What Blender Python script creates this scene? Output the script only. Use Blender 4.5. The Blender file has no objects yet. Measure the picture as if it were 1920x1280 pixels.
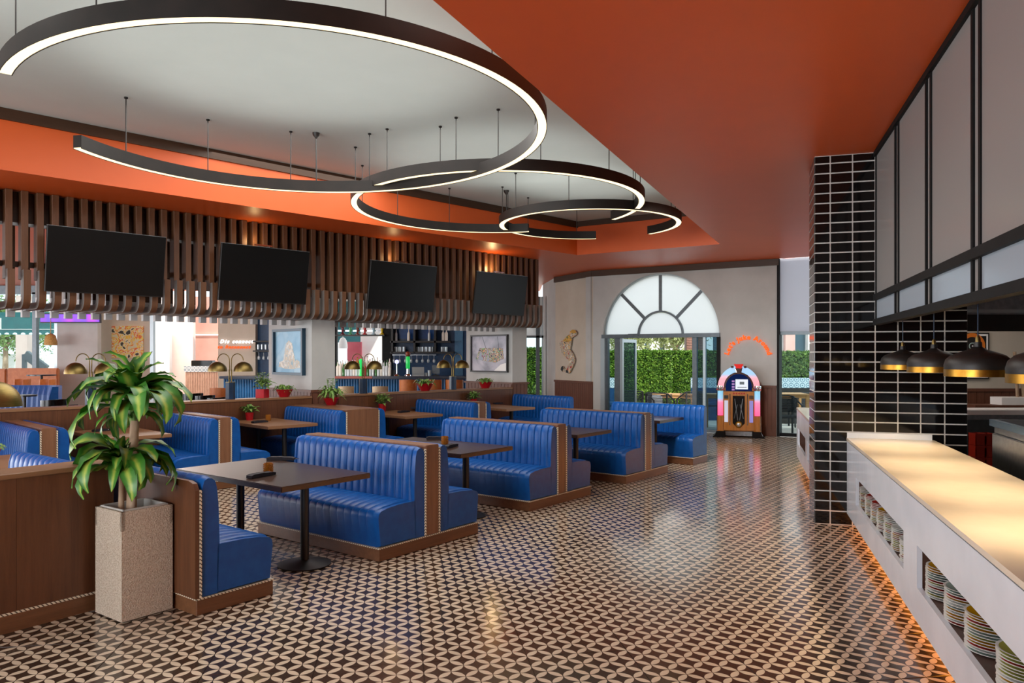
import bpy, bmesh, math, random
from mathutils import Vector, Matrix
from mathutils.geometry import tessellate_polygon
random.seed(7)
S = bpy.context.scene
COL = S.collection
PI = math.pi

# ------------------------------------------------------------------ camera, sky, sun, exposure
EYE = 1.75            # camera height, m
FPX = 1430.0          # focal length in pixels of the 1920 px wide frame
HZ = 665.0            # image row of the horizon
cam_data = bpy.data.cameras.new('camera')
cam_data.sensor_width = 36.0
cam_data.lens = 36.0 * FPX / 1920.0
cam_data.shift_y = (HZ - 640.0) / 1920.0
cam_data.clip_end = 200
cam = bpy.data.objects.new('camera', cam_data)
cam.location = (0, 0, EYE)
cam.rotation_euler = (PI / 2, 0, 0)
COL.objects.link(cam)
S.camera = cam

W = bpy.data.worlds.new('sky')
S.world = W
W.use_nodes = True
wn = W.node_tree.nodes
bg = wn['Background']
bg.inputs['Color'].default_value = (0.86, 0.93, 1.0, 1)
bg.inputs['Strength'].default_value = 1.0

sun_data = bpy.data.lights.new('sun', 'SUN')
sun_data.energy = 2.6
sun_data.angle = math.radians(2)
sun_data.color = (1.0, 0.95, 0.86)
sun = bpy.data.objects.new('sun', sun_data)
sun.rotation_euler = (math.radians(48), 0, math.radians(28))
COL.objects.link(sun)

S.view_settings.view_transform = 'Standard'
S.view_settings.look = 'None'
S.view_settings.gamma = 1.0
S.view_settings.use_curve_mapping = False
S.view_settings.exposure = 0.9
S.cycles.use_denoising = True
S.cycles.max_bounces = 8
S.cycles.transparent_max_bounces = 12
S.cycles.caustics_reflective = False
S.cycles.caustics_refractive = False
S.cycles.sample_clamp_indirect = 6.0


def area_light(name, loc, rot, size, energy, color=(1, 1, 1), size_y=None):
    d = bpy.data.lights.new(name, 'AREA')
    d.energy = energy
    d.color = color
    d.size = size
    if size_y:
        d.shape = 'RECTANGLE'
        d.size_y = size_y
    o = bpy.data.objects.new(name, d)
    o.location = loc
    o.rotation_euler = rot
    COL.objects.link(o)
    return o


def point_light(name, loc, energy, color=(1, .8, .55), r=.03, parent=None):
    d = bpy.data.lights.new(name, 'POINT')
    d.energy = energy
    d.color = color
    d.shadow_soft_size = r
    o = bpy.data.objects.new(name, d)
    o.location = loc
    o.parent = parent
    COL.objects.link(o)
    return o


def spot_light(name, loc, rot, energy, color=(1, .8, .55), ang=90, blend=.6, r=.03):
    d = bpy.data.lights.new(name, 'SPOT')
    d.energy = energy
    d.color = color
    d.spot_size = math.radians(ang)
    d.spot_blend = blend
    d.shadow_soft_size = r
    o = bpy.data.objects.new(name, d)
    o.location = loc
    o.rotation_euler = rot
    COL.objects.link(o)
    return o


# unseen fill lights added to brighten the room, from behind, the side and above
area_light('front_fill', (-9.0, -2.4, 1.8), (math.radians(104), 0, 0), 12, 520, (.97, .98, 1), 3.2)
area_light('side_fill', (-20.5, 9.0, 1.8), (math.radians(104), 0, math.radians(-90)), 16, 620, (.97, .98, 1), 3.2)
area_light('hall_fill', (-7, 18.5, 3.7), (0, 0, 0), 5, 150, (1, .95, .88), 3)
area_light('passage_fill', (-11.5, 24.2, 3.6), (0, 0, 0), 2, 90, (1, .93, .86), 1.5)
area_light('kitchen_fill', (6.6, 10.5, 3.7), (0, 0, 0), 2, 35, (1, .95, .88), 3)
area_light('dining_fill', (-2.0, 8.5, 4.46), (0, 0, 0), 4, 170, (1, .97, .92), 7)
for k, (x, y, r, e) in enumerate(((-2.02, 7.18, 1.9, 12), (-.19, 10.78, 1.7, 9), (1.245, 12.3, 1.2, 5))):
    o = area_light('recess_fill', (x, y, 3.99), (PI, 0, 0), 2 * r, e, (1, .97, .92))  # added upward fill over each ring, brightening the sunken ceiling
    o.data.shape = 'DISK'
area_light('field_fill', (-6.5, 4.0, 3.9), (PI, 0, 0), 5, 30, (1, .98, .95), 4)  # added upward fill for the left of the sunken ceiling

spot_light('aisle_fill', (2.0, 10.6, 3.72), (math.radians(52), 0, math.radians(-22)), 330, (1, .97, .93), 100, 1.0, .25)  # added fill aimed at the far wall, no fixture there



# ------------------------------------------------------------------ geometry helpers
def floor_at(px, py, z=0.0):
    """the point at height z that the camera sees at image pixel px, py"""
    d = FPX * (EYE - z) / (py - HZ)
    return Vector(((px - 960.0) / FPX * d, d, z))


def deep_at(px, py, d):
    """the point at distance d along the view axis seen at pixel px, py"""
    return Vector(((px - 960.0) / FPX * d, d, EYE + (HZ - py) / FPX * d))


def unit(th):
    t = math.radians(th)
    return Vector((math.sin(t), math.cos(t), 0)), Vector((math.cos(t), -math.sin(t), 0))


class MB:
    def __init__(self):
        self.v, self.f, self.m = [], [], []
        self.mi = 0
        self.uv = None

    def add(self, vs, fs, xf=None):
        o = len(self.v)
        for p in vs:
            p = Vector(p)
            self.v.append(xf @ p if xf else p)
        for f in fs:
            self.f.append([i + o for i in f])
            self.m.append(self.mi)

    def box(self, x0, x1, y0, y1, z0, z1, xf=None):
        vs = [(x0, y0, z0), (x1, y0, z0), (x1, y1, z0), (x0, y1, z0), (x0, y0, z1), (x1, y0, z1), (x1, y1, z1), (x0, y1, z1)]
        self.add(vs, [(0, 3, 2, 1), (4, 5, 6, 7), (0, 1, 5, 4), (1, 2, 6, 5), (2, 3, 7, 6), (3, 0, 4, 7)], xf)
        return self

    def bar(self, p, q, w, h=None, up=(0, 0, 1)):
        """square bar from p to q"""
        p, q = Vector(p), Vector(q)
        h = h or w
        d = (q - p)
        L = d.length
        d.normalize()
        u = Vector(up)
        if abs(d.dot(u)) > .98:
            u = Vector((1, 0, 0))
        s = d.cross(u).normalized()
        u = s.cross(d).normalized()
        M = Matrix((s, d, u)).transposed().to_4x4()
        M.translation = p
        return self.box(-w / 2, w / 2, 0, L, -h / 2, h / 2, M)

    def tube(self, pts, r, n=8, cap=True, xf=None):
        pts = [Vector(p) for p in pts]
        rs = r if isinstance(r, (list, tuple)) else [r] * len(pts)
        vs, fs = [], []
        ref = None
        for i, p in enumerate(pts):
            t = (pts[min(i + 1, len(pts) - 1)] - pts[max(i - 1, 0)]).normalized()
            if ref is None:
                ref = Vector((0, 0, 1)) if abs(t.z) < .9 else Vector((1, 0, 0))
            s = t.cross(ref).normalized()
            u = s.cross(t).normalized()
            ref = u
            for k in range(n):
                a = 2 * PI * k / n
                vs.append(p + (s * math.cos(a) + u * math.sin(a)) * rs[i])
        for i in range(len(pts) - 1):
            for k in range(n):
                a, b = i * n + k, i * n + (k + 1) % n
                fs.append((a, b, b + n, a + n))
        if cap:
            fs.append(tuple(range(n - 1, -1, -1)))
            fs.append(tuple(range((len(pts) - 1) * n, len(pts) * n)))
        self.add(vs, fs, xf)
        return self

    def lathe(self, prof, n=20, c=(0, 0, 0), xf=None, mats=None):
        """profile of (r, z), open; r == 0 makes a pole"""
        vs, rings = [], []
        for r, z in prof:
            if r <= 1e-6:
                rings.append([len(vs)])
                vs.append((c[0], c[1], c[2] + z))
            else:
                rings.append(list(range(len(vs), len(vs) + n)))
                for k in range(n):
                    a = 2 * PI * k / n
                    vs.append((c[0] + r * math.cos(a), c[1] + r * math.sin(a), c[2] + z))
        fs, ms = [], []
        for i in range(len(rings) - 1):
            A, B = rings[i], rings[i + 1]
            mm = mats[i] if mats else self.mi
            for k in range(n):
                if len(A) == 1 and len(B) == 1:
                    continue
                if len(A) == 1:
                    fs.append((A[0], B[(k + 1) % n], B[k]))
                elif len(B) == 1:
                    fs.append((A[k], A[(k + 1) % n], B[0]))
                else:
                    fs.append((A[k], A[(k + 1) % n], B[(k + 1) % n], B[k]))
                ms.append(mm)
        o = len(self.m)
        self.add(vs, fs, xf)
        self.m[o:] = ms
        return self

    def prism(self, poly, y0, y1, holes=(), xf=None):
        """polygon in the x-z plane (with holes) extruded from y0 to y1"""
        loops = [list(poly)] + [list(h) for h in holes]
        flat = [p for l in loops for p in l]
        n = len(flat)
        tris = tessellate_polygon([[Vector((p[0], p[1], 0)) for p in l] for l in loops])
        vs = [(p[0], y0, p[1]) for p in flat] + [(p[0], y1, p[1]) for p in flat]
        fs = [tuple(t) for t in tris] + [tuple(i + n for i in reversed(t)) for t in tris]
        o = 0
        for l in loops:
            m = len(l)
            for i in range(m):
                a, b = o + i, o + (i + 1) % m
                fs.append((a, b, b + n, a + n))
            o += m
        self.add(vs, fs, xf)
        return self

    def plate(self, poly, z0, z1, holes=(), xf=None):
        R = Matrix(((1, 0, 0, 0), (0, 0, 1, 0), (0, 1, 0, 0), (0, 0, 0, 1)))
        return self.prism(poly, z0, z1, holes, (xf @ R) if xf else R)

    def ball(self, c, r, nu=12, nv=8, sz=1.0):
        prof = [(r * math.sin(PI * i / nv), -r * sz * math.cos(PI * i / nv)) for i in range(nv + 1)]
        prof[0] = (0, prof[0][1])
        prof[-1] = (0, prof[-1][1])
        return self.lathe(prof, nu, c)

    def build(self, name, mats, parent=None, smooth=40, bevel=0, seg=2, loc=None, rotz=None):
        me = bpy.data.meshes.new(name)
        me.from_pydata([tuple(p) for p in self.v], [], self.f)
        if not isinstance(mats, (list, tuple)):
            mats = [mats]
        for m in mats:
            me.materials.append(m)
        if len(mats) > 1:
            me.polygons.foreach_set('material_index', self.m)
        bm = bmesh.new()
        bm.from_mesh(me)
        if bevel:
            bmesh.ops.remove_doubles(bm, verts=bm.verts, dist=1e-5)
            es = [e for e in bm.edges if len(e.link_faces) == 2 and e.calc_face_angle(0) > .6]
            bmesh.ops.bevel(bm, geom=es, offset=bevel, segments=seg, affect='EDGES', clamp_overlap=True)
        bmesh.ops.recalc_face_normals(bm, faces=bm.faces)
        bm.to_mesh(me)
        bm.free()
        if smooth:
            me.shade_smooth()
            me.set_sharp_from_angle(angle=math.radians(smooth))
        return link(name, me, parent, loc, rotz)


def link(name, me, parent=None, loc=None, rotz=None):
    o = bpy.data.objects.new(name, me)
    COL.objects.link(o)
    if parent is not None:
        o.parent = parent
    if loc is not None:
        o.location = loc
    if rotz is not None:
        o.rotation_euler = (0, 0, rotz)
    return o


def tag(o, label=None, cat=None, group=None, kind=None):
    if label:
        o['label'] = label
    if cat:
        o['category'] = cat
    if group:
        o['group'] = group
    if kind:
        o['kind'] = kind
    return o


def thing(name, label, cat, loc=(0, 0, 0), rotz=0.0, group=None):
    o = bpy.data.objects.new(name, None)
    o.empty_display_size = .1
    COL.objects.link(o)
    o.location = loc
    o.rotation_euler = (0, 0, rotz)
    return tag(o, label, cat, group)


def struct(o, label=None):
    o['kind'] = 'structure'
    if label:
        o['label'] = label
    return o


KIDS = {}


def dup(root, loc=None, rotz=None, label=None, group=None, parent=None):
    c = root.copy()
    COL.objects.link(c)
    if parent is not None:
        c.parent = parent
    if loc is not None:
        c.location = loc
    if rotz is not None:
        c.rotation_euler = (0, 0, rotz)
    if label:
        c['label'] = label
    if group:
        c['group'] = group
    for ch in list(root.children):
        dup(ch, parent=c)
    return c


ORD = ['first', 'second', 'third', 'fourth', 'fifth', 'sixth', 'seventh', 'eighth', 'ninth', 'tenth', 'eleventh', 'twelfth',
       'thirteenth', 'fourteenth', 'fifteenth', 'sixteenth', 'seventeenth', 'eighteenth', 'nineteenth', 'twentieth']


# ------------------------------------------------------------------ materials
def lin(c):
    if isinstance(c, str):
        c = c.lstrip('#')
        c = [int(c[i:i + 2], 16) / 255 for i in (0, 2, 4)]
    return tuple((x / 12.92 if x <= .04045 else ((x + .055) / 1.055) ** 2.4) for x in c) + (1.0,)


def pbr(name, col, rough=.5, metal=0.0, spec=.5, coat=0.0, emit=None, estr=0.0, trans=0.0, ior=1.45, alpha=1.0):
    m = bpy.data.materials.new(name)
    m.use_nodes = True
    b = m.node_tree.nodes['Principled BSDF']
    b.inputs['Base Color'].default_value = lin(col)
    b.inputs['Roughness'].default_value = rough
    b.inputs['Metallic'].default_value = metal
    b.inputs['Specular IOR Level'].default_value = spec
    b.inputs['Coat Weight'].default_value = coat
    b.inputs['Transmission Weight'].default_value = trans
    b.inputs['IOR'].default_value = ior
    b.inputs['Alpha'].default_value = alpha
    if emit:
        b.inputs['Emission Color'].default_value = lin(emit)
        b.inputs['Emission Strength'].default_value = estr
    return m


class N:
    """thin wrapper for node building"""
    def __init__(self, m):
        self.t = m.node_tree
        self.b = self.t.nodes.get('Principled BSDF')

    def new(self, typ, **kw):
        n = self.t.nodes.new(typ)
        for k, v in kw.items():
            setattr(n, k, v)
        return n

    def link(self, a, b):
        self.t.links.new(a, b)

    def math(self, op, a, b=None, clamp=False):
        n = self.t.nodes.new('ShaderNodeMath')
        n.operation = op
        n.use_clamp = clamp
        for i, x in enumerate((a, b)):
            if x is None:
                continue
            if isinstance(x, (int, float)):
                n.inputs[i].default_value = x
            else:
                self.link(x, n.inputs[i])
        return n.outputs[0]

    def coords(self, kind='Object', scale=(1, 1, 1), rot=(0, 0, 0)):
        tc = self.t.nodes.new('ShaderNodeTexCoord')
        mp = self.t.nodes.new('ShaderNodeMapping')
        mp.inputs['Scale'].default_value = scale
        mp.inputs['Rotation'].default_value = rot
        self.link(tc.outputs[kind], mp.inputs['Vector'])
        return mp.outputs[0]

    def noise(self, vec, scale=5, detail=4, rough=.55, dist=0.0):
        n = self.t.nodes.new('ShaderNodeTexNoise')
        n.inputs['Scale'].default_value = scale
        n.inputs['Detail'].default_value = detail
        n.inputs['Roughness'].default_value = rough
        n.inputs['Distortion'].default_value = dist
        if vec is not None:
            self.link(vec, n.inputs['Vector'])
        return n.outputs['Fac']

    def ramp(self, fac, stops):
        n = self.t.nodes.new('ShaderNodeValToRGB')
        el = n.color_ramp.elements
        while len(el) < len(stops):
            el.new(.5)
        for e, (p, c) in zip(el, stops):
            e.position = p
            e.color = lin(c)
        self.link(fac, n.inputs[0])
        return n.outputs[0]

    def bump(self, h, strength=.3, dist=.01):
        n = self.t.nodes.new('ShaderNodeBump')
        n.inputs['Strength'].default_value = strength
        n.inputs['Distance'].default_value = dist
        self.link(h, n.inputs['Height'])
        self.link(n.outputs[0], self.b.inputs['Normal'])


def noisy(name, c1, c2, scale=6, rough=.5, stretch=(1, 1, 1), bump=0.0, bdist=.005, detail=4, kind='Object', lo=.35, hi=.65, **kw):
    m = pbr(name, c1, rough, **kw)
    g = N(m)
    f = g.noise(g.coords(kind, stretch), scale, detail)
    g.link(g.ramp(f, [(lo, c1), (hi, c2)]), g.b.inputs['Base Color'])
    if bump:
        g.bump(f, bump, bdist)
    return m


def wood(name, dark, light, rough=.35, axis='z', scale=3.0, **kw):
    st = {'z': (9, 9, .6), 'x': (.6, 9, 9), 'y': (9, .6, 9)}[axis]
    m = pbr(name, dark, rough, **kw)
    g = N(m)
    f = g.noise(g.coords('Object', st), scale, 6, .6, .4)
    f2 = g.noise(g.coords('Object', tuple(s * 7 for s in st)), scale * 2, 3)
    mix = g.math('ADD', g.math('MULTIPLY', f, .75), g.math('MULTIPLY', f2, .25))
    g.link(g.ramp(mix, [(.3, dark), (.7, light)]), g.b.inputs['Base Color'])
    g.bump(mix, .08, .003)
    return m


def glow(name, col, strength):
    m = bpy.data.materials.new(name)
    m.use_nodes = True
    t = m.node_tree
    t.nodes.clear()
    e = t.nodes.new('ShaderNodeEmission')
    e.inputs[0].default_value = lin(col)
    e.inputs[1].default_value = strength
    o = t.nodes.new('ShaderNodeOutputMaterial')
    t.links.new(e.outputs[0], o.inputs[0])
    return m


def sheet(name, col, transp=.0, transl=.5, diff=.5, gloss=0.0, rough=.1):
    """thin sheet: part see-through, part translucent, part diffuse, part mirror (glass panes, blinds)"""
    m = bpy.data.materials.new(name)
    m.use_nodes = True
    t = m.node_tree
    t.nodes.clear()
    o = t.nodes.new('ShaderNodeOutputMaterial')
    acc, tot = None, 0
    for kind, w in (('ShaderNodeBsdfTransparent', transp), ('ShaderNodeBsdfTranslucent', transl), ('ShaderNodeBsdfDiffuse', diff), ('ShaderNodeBsdfGlossy', gloss)):
        if w <= 0:
            continue
        s = t.nodes.new(kind)
        s.inputs[0].default_value = lin(col)
        if 'Glossy' in kind:
            s.inputs['Roughness'].default_value = rough
        tot += w
        if acc is None:
            acc = s.outputs[0]
        else:
            mx = t.nodes.new('ShaderNodeMixShader')
            mx.inputs[0].default_value = w / tot
            t.links.new(acc, mx.inputs[1])
            t.links.new(s.outputs[0], mx.inputs[2])
            acc = mx.outputs[0]
    t.links.new(acc, o.inputs[0])
    return m


def floor_pattern():
    m = pbr('patterned_floor', '#4a3a30', .14, spec=.75)
    g = N(m)
    geo = g.new('ShaderNodeNewGeometry')
    th = math.radians(FLOOR_TH)
    sx = g.new('ShaderNodeSeparateXYZ')
    g.link(geo.outputs['Position'], sx.inputs[0])
    X = g.math('SUBTRACT', sx.outputs[0], F0.x)
    Y = g.math('SUBTRACT', sx.outputs[1], F0.y)

    def axis(cx, cy):
        s = g.math('ADD', g.math('MULTIPLY', X, cx / PITCH), g.math('MULTIPLY', Y, cy / PITCH))
        fr = g.math('FRACT', g.math('ADD', s, 200.0))
        return g.math('ABSOLUTE', g.math('SUBTRACT', fr, .5))
    u = axis(math.sin(th), math.cos(th))
    v = axis(math.cos(th), -math.sin(th))
    big = g.math('MAXIMUM', u, v)
    sm = g.math('MINIMUM', u, v)
    q = g.math('SUBTRACT', 1.0, big)
    d = g.math('ADD', g.math('MULTIPLY', q, q), g.math('MULTIPLY', sm, sm))
    mr = g.new('ShaderNodeMapRange')
    mr.inputs['From Min'].default_value = .462
    mr.inputs['From Max'].default_value = .482
    mr.inputs['To Min'].default_value = 1
    mr.inputs['To Max'].default_value = 0
    g.link(d, mr.inputs['Value'])
    nz = g.noise(geo.outputs['Position'], 3.5, 5)
    cream = g.ramp(nz, [(.3, '#c4b09a'), (.7, '#d2c0aa')])
    dark = g.ramp(nz, [(.3, '#2f241d'), (.7, '#40322a')])
    mx = g.new('ShaderNodeMix', data_type='RGBA')
    g.link(mr.outputs[0], mx.inputs['Factor'])
    g.link(dark, mx.inputs['A'])
    g.link(cream, mx.inputs['B'])
    g.link(mx.outputs['Result'], g.b.inputs['Base Color'])
    return m


FLOOR_TH = 36.5
PITCH = .106
F0 = floor_at(793, 1241.5)
M = {}
M['floor'] = floor_pattern()
M['grout'] = pbr('floor_grout', '#6b5c50', .8)
M['orange'] = noisy('orange_plaster', '#d0581f', '#d65d24', 2, .42, lo=.2, hi=.8)
M['ceil'] = noisy('white_ceiling_paint', '#bac5c2', '#c0cbc8', 2, .8, lo=.2, hi=.8)
M['plaster'] = noisy('grey_plaster', '#b0b1ae', '#bbbcb9', 1.6, .8, bump=.03)
M['plaster_pale'] = noisy('cream_plaster', '#b9b0a0', '#c3baab', 1.6, .8)
M['wall_pink'] = noisy('pink_plaster', '#f1d9cd', '#f6e2d8', 1.5, .7)
M['wall_rose'] = noisy('rose_plaster', '#b98a7c', '#c29486', 1.5, .7)
M['wall_white'] = noisy('white_plaster', '#f2efec', '#f7f5f2', 2, .7)
M['walnut'] = wood('walnut_veneer', '#4a2b19', '#663f27', .38, 'z')
M['walnut_h'] = wood('walnut_veneer_level', '#5c3a23', '#754d31', .42, 'x')
M['walnut_light'] = wood('walnut_light_veneer', '#684530', '#815a40', .4, 'z')
M['trim'] = wood('brown_trim', '#35210f', '#472d1a', .5, 'x')
M['slat'] = wood('slat_wood', '#523420', '#6e4930', .45, 'z')
M['slat_side_lit'] = noisy('slat_wood_lit_side', '#77706b', '#857e79', 5, .5)  # light on the curved slats' sides, painted in as grey
M['slat_rear_lit'] = noisy('slat_lit_end', '#b4b4b3', '#c2c2c1', 5, .5)  # rear slat ends coloured pale for the hall light falling on them
M['wainscot'] = wood('wainscot_wood', '#54301f', '#6b4230', .45, 'z')
M['tabletop'] = wood('table_laminate', '#2a1c17', '#3a2821', .28, 'x', spec=.45)
M['tabletop_tan'] = wood('table_oak_laminate', '#7a563c', '#8d6849', .4, 'x')
M['blue'] = noisy('blue_leather', '#054488', '#094e94', 14, .38, bump=.05, bdist=.002, spec=.38)
M['blue_dark'] = noisy('dark_blue_leather', '#0d3459', '#123f69', 14, .4, spec=.5)
M['mirror'] = pbr('painted_reflection_strip', '#d8ccb8', .3)  # mirror trim: the floor's reflection painted as cream and dark stripes
_g = N(M['mirror'])
_s = _g.new('ShaderNodeSeparateXYZ')
_g.link(_g.coords('Object'), _s.inputs[0])
_t = _g.math('FRACT', _g.math('ADD', _g.math('MULTIPLY', _g.math('ADD', _g.math('ADD', _s.outputs[0], _s.outputs[1]), _s.outputs[2]), 38), 100.0))
_g.link(_g.ramp(_t, [(.62, '#dccfb8'), (.68, '#4a382a')]), _g.b.inputs['Base Color'])
M['black'] = noisy('black_metal', '#1a1817', '#211f1d', 8, .45, spec=.5)
M['black_gloss'] = pbr('black_gloss', '#0c0c0d', .15)
M['ring'] = noisy('bronze_black_metal', '#15100d', '#1d1612', 6, .55, spec=.3)
M['screen'] = noisy('tv_glass', '#060606', '#080808', 3, .32, spec=.3)
M['brass'] = noisy('brushed_brass', '#75653c', '#877446', 20, .42, stretch=(1, 1, 12), metal=1.0)
M['gold'] = noisy('gold_band', '#a5752a', '#b58838', 20, .36, metal=1.0)
M['chrome'] = pbr('chrome', '#d9dbde', .08, metal=1.0)
M['steel'] = noisy('stainless_steel', '#7d8083', '#8d9093', 18, .3, stretch=(1, 14, 1), metal=1.0)
M['steel_blue'] = pbr('steel_edge', '#86a6bd', .25, metal=1.0)
M['alu'] = noisy('grey_aluminium', '#5c6469', '#666e73', 10, .4, metal=.6)
M['alu_dark'] = noisy('dark_window_frame', '#101112', '#161718', 10, .6, spec=.2)
M['alu_pale'] = pbr('pale_aluminium', '#a9b6bb', .35, metal=.5)
M['tile'] = noisy('black_glazed_tile', '#0b0a0a', '#121010', 5, .07, spec=.5, kind='Object')
M['tile_grout'] = noisy('white_grout', '#c9c7c3', '#d6d4d0', 30, .8)
M['marble'] = noisy('white_marble', '#ccd2dc', '#d8dde6', 2.2, .22, detail=8)
M['counter_top'] = noisy('cream_stone_top', '#d8c8b4', '#e0d2bf', 2.0, .16, detail=7)
M['concrete'] = noisy('rough_concrete', '#b3a08b', '#d8cab8', 110, .9, bump=1.0, bdist=.012, detail=8)
M['concrete_rim'] = pbr('pale_liner', '#b9b7b2', .5)
M['soil'] = noisy('soil', '#2c1c12', '#4a3120', 40, .95, bump=.8, bdist=.02)
M['trunk'] = noisy('cane_bark', '#8a6b50', '#b7a088', 10, .8, stretch=(1, 1, .35), bump=.5, bdist=.01)
M['pot_red'] = pbr('red_glazed_pot', '#a80f1e', .3, coat=.3)
M['leaf_small'] = noisy('small_leaf', '#3f6a28', '#86a455', 20, .5)
M['glass_thin'] = sheet('window_glass', '#e9f2f2', .99, 0, 0, .003, .03)
M['glass_blue'] = sheet('blue_tinted_glass', '#a9bfc8', .90, 0, .04, .006, .03)
M['shade_arch'] = sheet('white_window_shade', '#f2f5f5', .10, .80, .1)
M['shade_blind'] = sheet('grey_roller_blind', '#d5d8df', .03, .62, .35)
M['frost'] = sheet('ribbed_frosted_glass', '#bebdba', .10, .28, .42, .2, .16)
M['frost_blue'] = sheet('clear_lower_glass', '#c6d3de', .15, .22, .45, .18, .12)
M['led'] = glow('warm_led', '#ffe3ae', 1.25)
M['led_orange'] = glow('amber_led', '#ff9a30', 9.0)
M['bulb'] = glow('lamp_bulb', '#ffd08a', 3.5)
M['neon_orange'] = glow('orange_neon', '#ff5a1f', .9)
M['neon_white'] = glow('white_neon', '#fff4f4', 1.2)
M['plate_white'] = pbr('white_porcelain', '#eef0ee', .12, coat=.4)
M['plate_yellow'] = pbr('yellow_glaze', '#d9a015', .12, coat=.4)
M['plate_red'] = pbr('red_glaze', '#c0281c', .12, coat=.4)
M['plate_green'] = pbr('green_glaze', '#b7b75c', .12, coat=.4)
M['plate_grey'] = pbr('grey_green_glaze', '#a9bdb6', .12, coat=.4)
M['niche'] = wood('niche_wood', '#3a2116', '#4b2d1f', .45, 'x')
M['amber'] = pbr('amber_glass', '#9a6020', .12, trans=.3, emit='#c97a1e', estr=.03)
M['napkin'] = noisy('black_napkin', '#15131a', '#211e28', 30, .7)
M['dark_blue_metal'] = noisy('dark_blue_enamel', '#15263a', '#1b3048', 8, .3)
# ------------------------------------------------------------------ the building
CEIL, CEIL2 = 3.81, 4.50
H0, H1 = Vector((1.344, 15.75, 0)), Vector((3.87, 14.2, 0))
d1 = Vector((.405, .914, 0))
H2 = H1 - d1 * 17.5
d0 = (H0 - Vector((-5.69, 8.48, 0))).normalized()
H3 = H0 - d0 * 23.5
W0, W1 = Vector((1.99, 18.7, 0)), Vector((5.69, 16.37, 0))
WB = (W1 - W0).normalized()
W2 = W1 + WB * 2.2
ROOM = [(-22, -2.6), (10, -2.6), (10, W2.y), (W2.x, W2.y), (W0.x, W0.y), (1.155, 20.3), (.9, 22.4), (.9, 24.6), (-22, 24.6)]

# floor: a bed of grout under separately laid tiles, the same pattern running on where tiles can no longer be told apart
mb = MB()
mb.plate(ROOM, -.06, -.003)
floor = struct(mb.build('floor', M['floor'], smooth=0), 'black and cream petal-patterned tile floor of the restaurant')
TS = 4 * math.sqrt(2) * PITCH
ta, tn = unit(FLOOR_TH - 45)
mb = MB()
h = TS / 2 - .0012
b = .0015
mb.add([(-h, -h, -.0028), (h, -h, -.0028), (h, h, -.0028), (-h, h, -.0028), (-h + b, -h + b, 0), (h - b, -h + b, 0), (h - b, h - b, 0), (-h + b, h - b, 0)],
       [(4, 5, 6, 7), (0, 1, 5, 4), (1, 2, 6, 5), (2, 3, 7, 6), (3, 0, 4, 7)])
tile_me = None
cand = []
for i in range(-40, 40):
    for j in range(-40, 40):
        c = F0 + ta * (i + .5) * TS + tn * (j + .5) * TS
        if c.y < 3.2 or c.y > 13.2:
            continue
        px = 960 + c.x / c.y * FPX
        py = HZ + EYE / c.y * FPX
        if not (-60 < px < 1800 and py < 1420):
            continue
        if px < 1500 and c.x < -2.9 + (c.y - 5.2) * .75 - 1.0:
            continue
        if (c - Vector((3.41, 7.74, 0))).dot(Vector((.956, -.292, 0))) > .45:
            continue
        cand.append((c.y, c))
cand.sort(key=lambda t: t[0])
for _, c in cand[:285]:
    if tile_me is None:
        t = mb.build('tile', M['floor'], floor, smooth=0, loc=c, rotz=math.radians(45 - FLOOR_TH) + PI / 2)
        tile_me = t.data
    else:
        link('tile', tile_me, floor, c, math.radians(45 - FLOOR_TH) + PI / 2)

# ceiling with the sunken white field
hole = [(p.x, p.y) for p in (H0, H1, H2, H3)]
mb = MB()
mb.plate(ROOM, CEIL, CEIL + .04, holes=[hole])
ceiling = struct(mb.build('ceiling', M['orange'], smooth=0), 'orange lowered ceiling around the sunken white field')
mb = MB()
mb.plate(hole, CEIL2, CEIL2 + .05)
struct(mb.build('ceiling_recess', M['ceil'], smooth=0), 'pale grey sunken ceiling field above the ring lights')


def wall_between(name, p, q, z0, z1, th, mat, label=None, holes=()):
    p, q = Vector(p), Vector(q)
    d = q - p
    mb = MB()
    mb.prism([(0, z0), (d.length, z0), (d.length, z1), (0, z1)], 0, th, holes)
    o = mb.build(name, mat, smooth=0, loc=(p.x, p.y, 0), rotz=math.atan2(d.y, d.x))
    return struct(o, label)


wall_between('wall_recess_left', H3, H0, CEIL + .04, CEIL2, .06, M['orange'], 'orange upright side of the ceiling recess, left')
wall_between('wall_recess_back', H0, H1, CEIL + .04, CEIL2, .06, M['orange'], 'orange upright side of the ceiling recess, far end')
wall_between('wall_recess_right', H1, H2, CEIL + .04, CEIL2, .06, M['orange'])
mb = MB()
mb.box(0, (H0 - H3).length, -.03, 0, CEIL2 - .13, CEIL2 - .002)
struct(mb.build('trim_1', M['trim'], smooth=0, loc=(H3.x, H3.y, 0), rotz=math.atan2(d0.y, d0.x)), 'dark brown trim along the left top edge of the ceiling recess')
mb = MB()
dd = (H1 - H0)
mb.box(0, dd.length, -.03, 0, CEIL2 - .11, CEIL2 - .002)
struct(mb.build('trim_2', M['trim'], smooth=0, loc=(H0.x, H0.y, 0), rotz=math.atan2(dd.y, dd.x)), 'dark brown trim along the far top edge of the ceiling recess')

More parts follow.
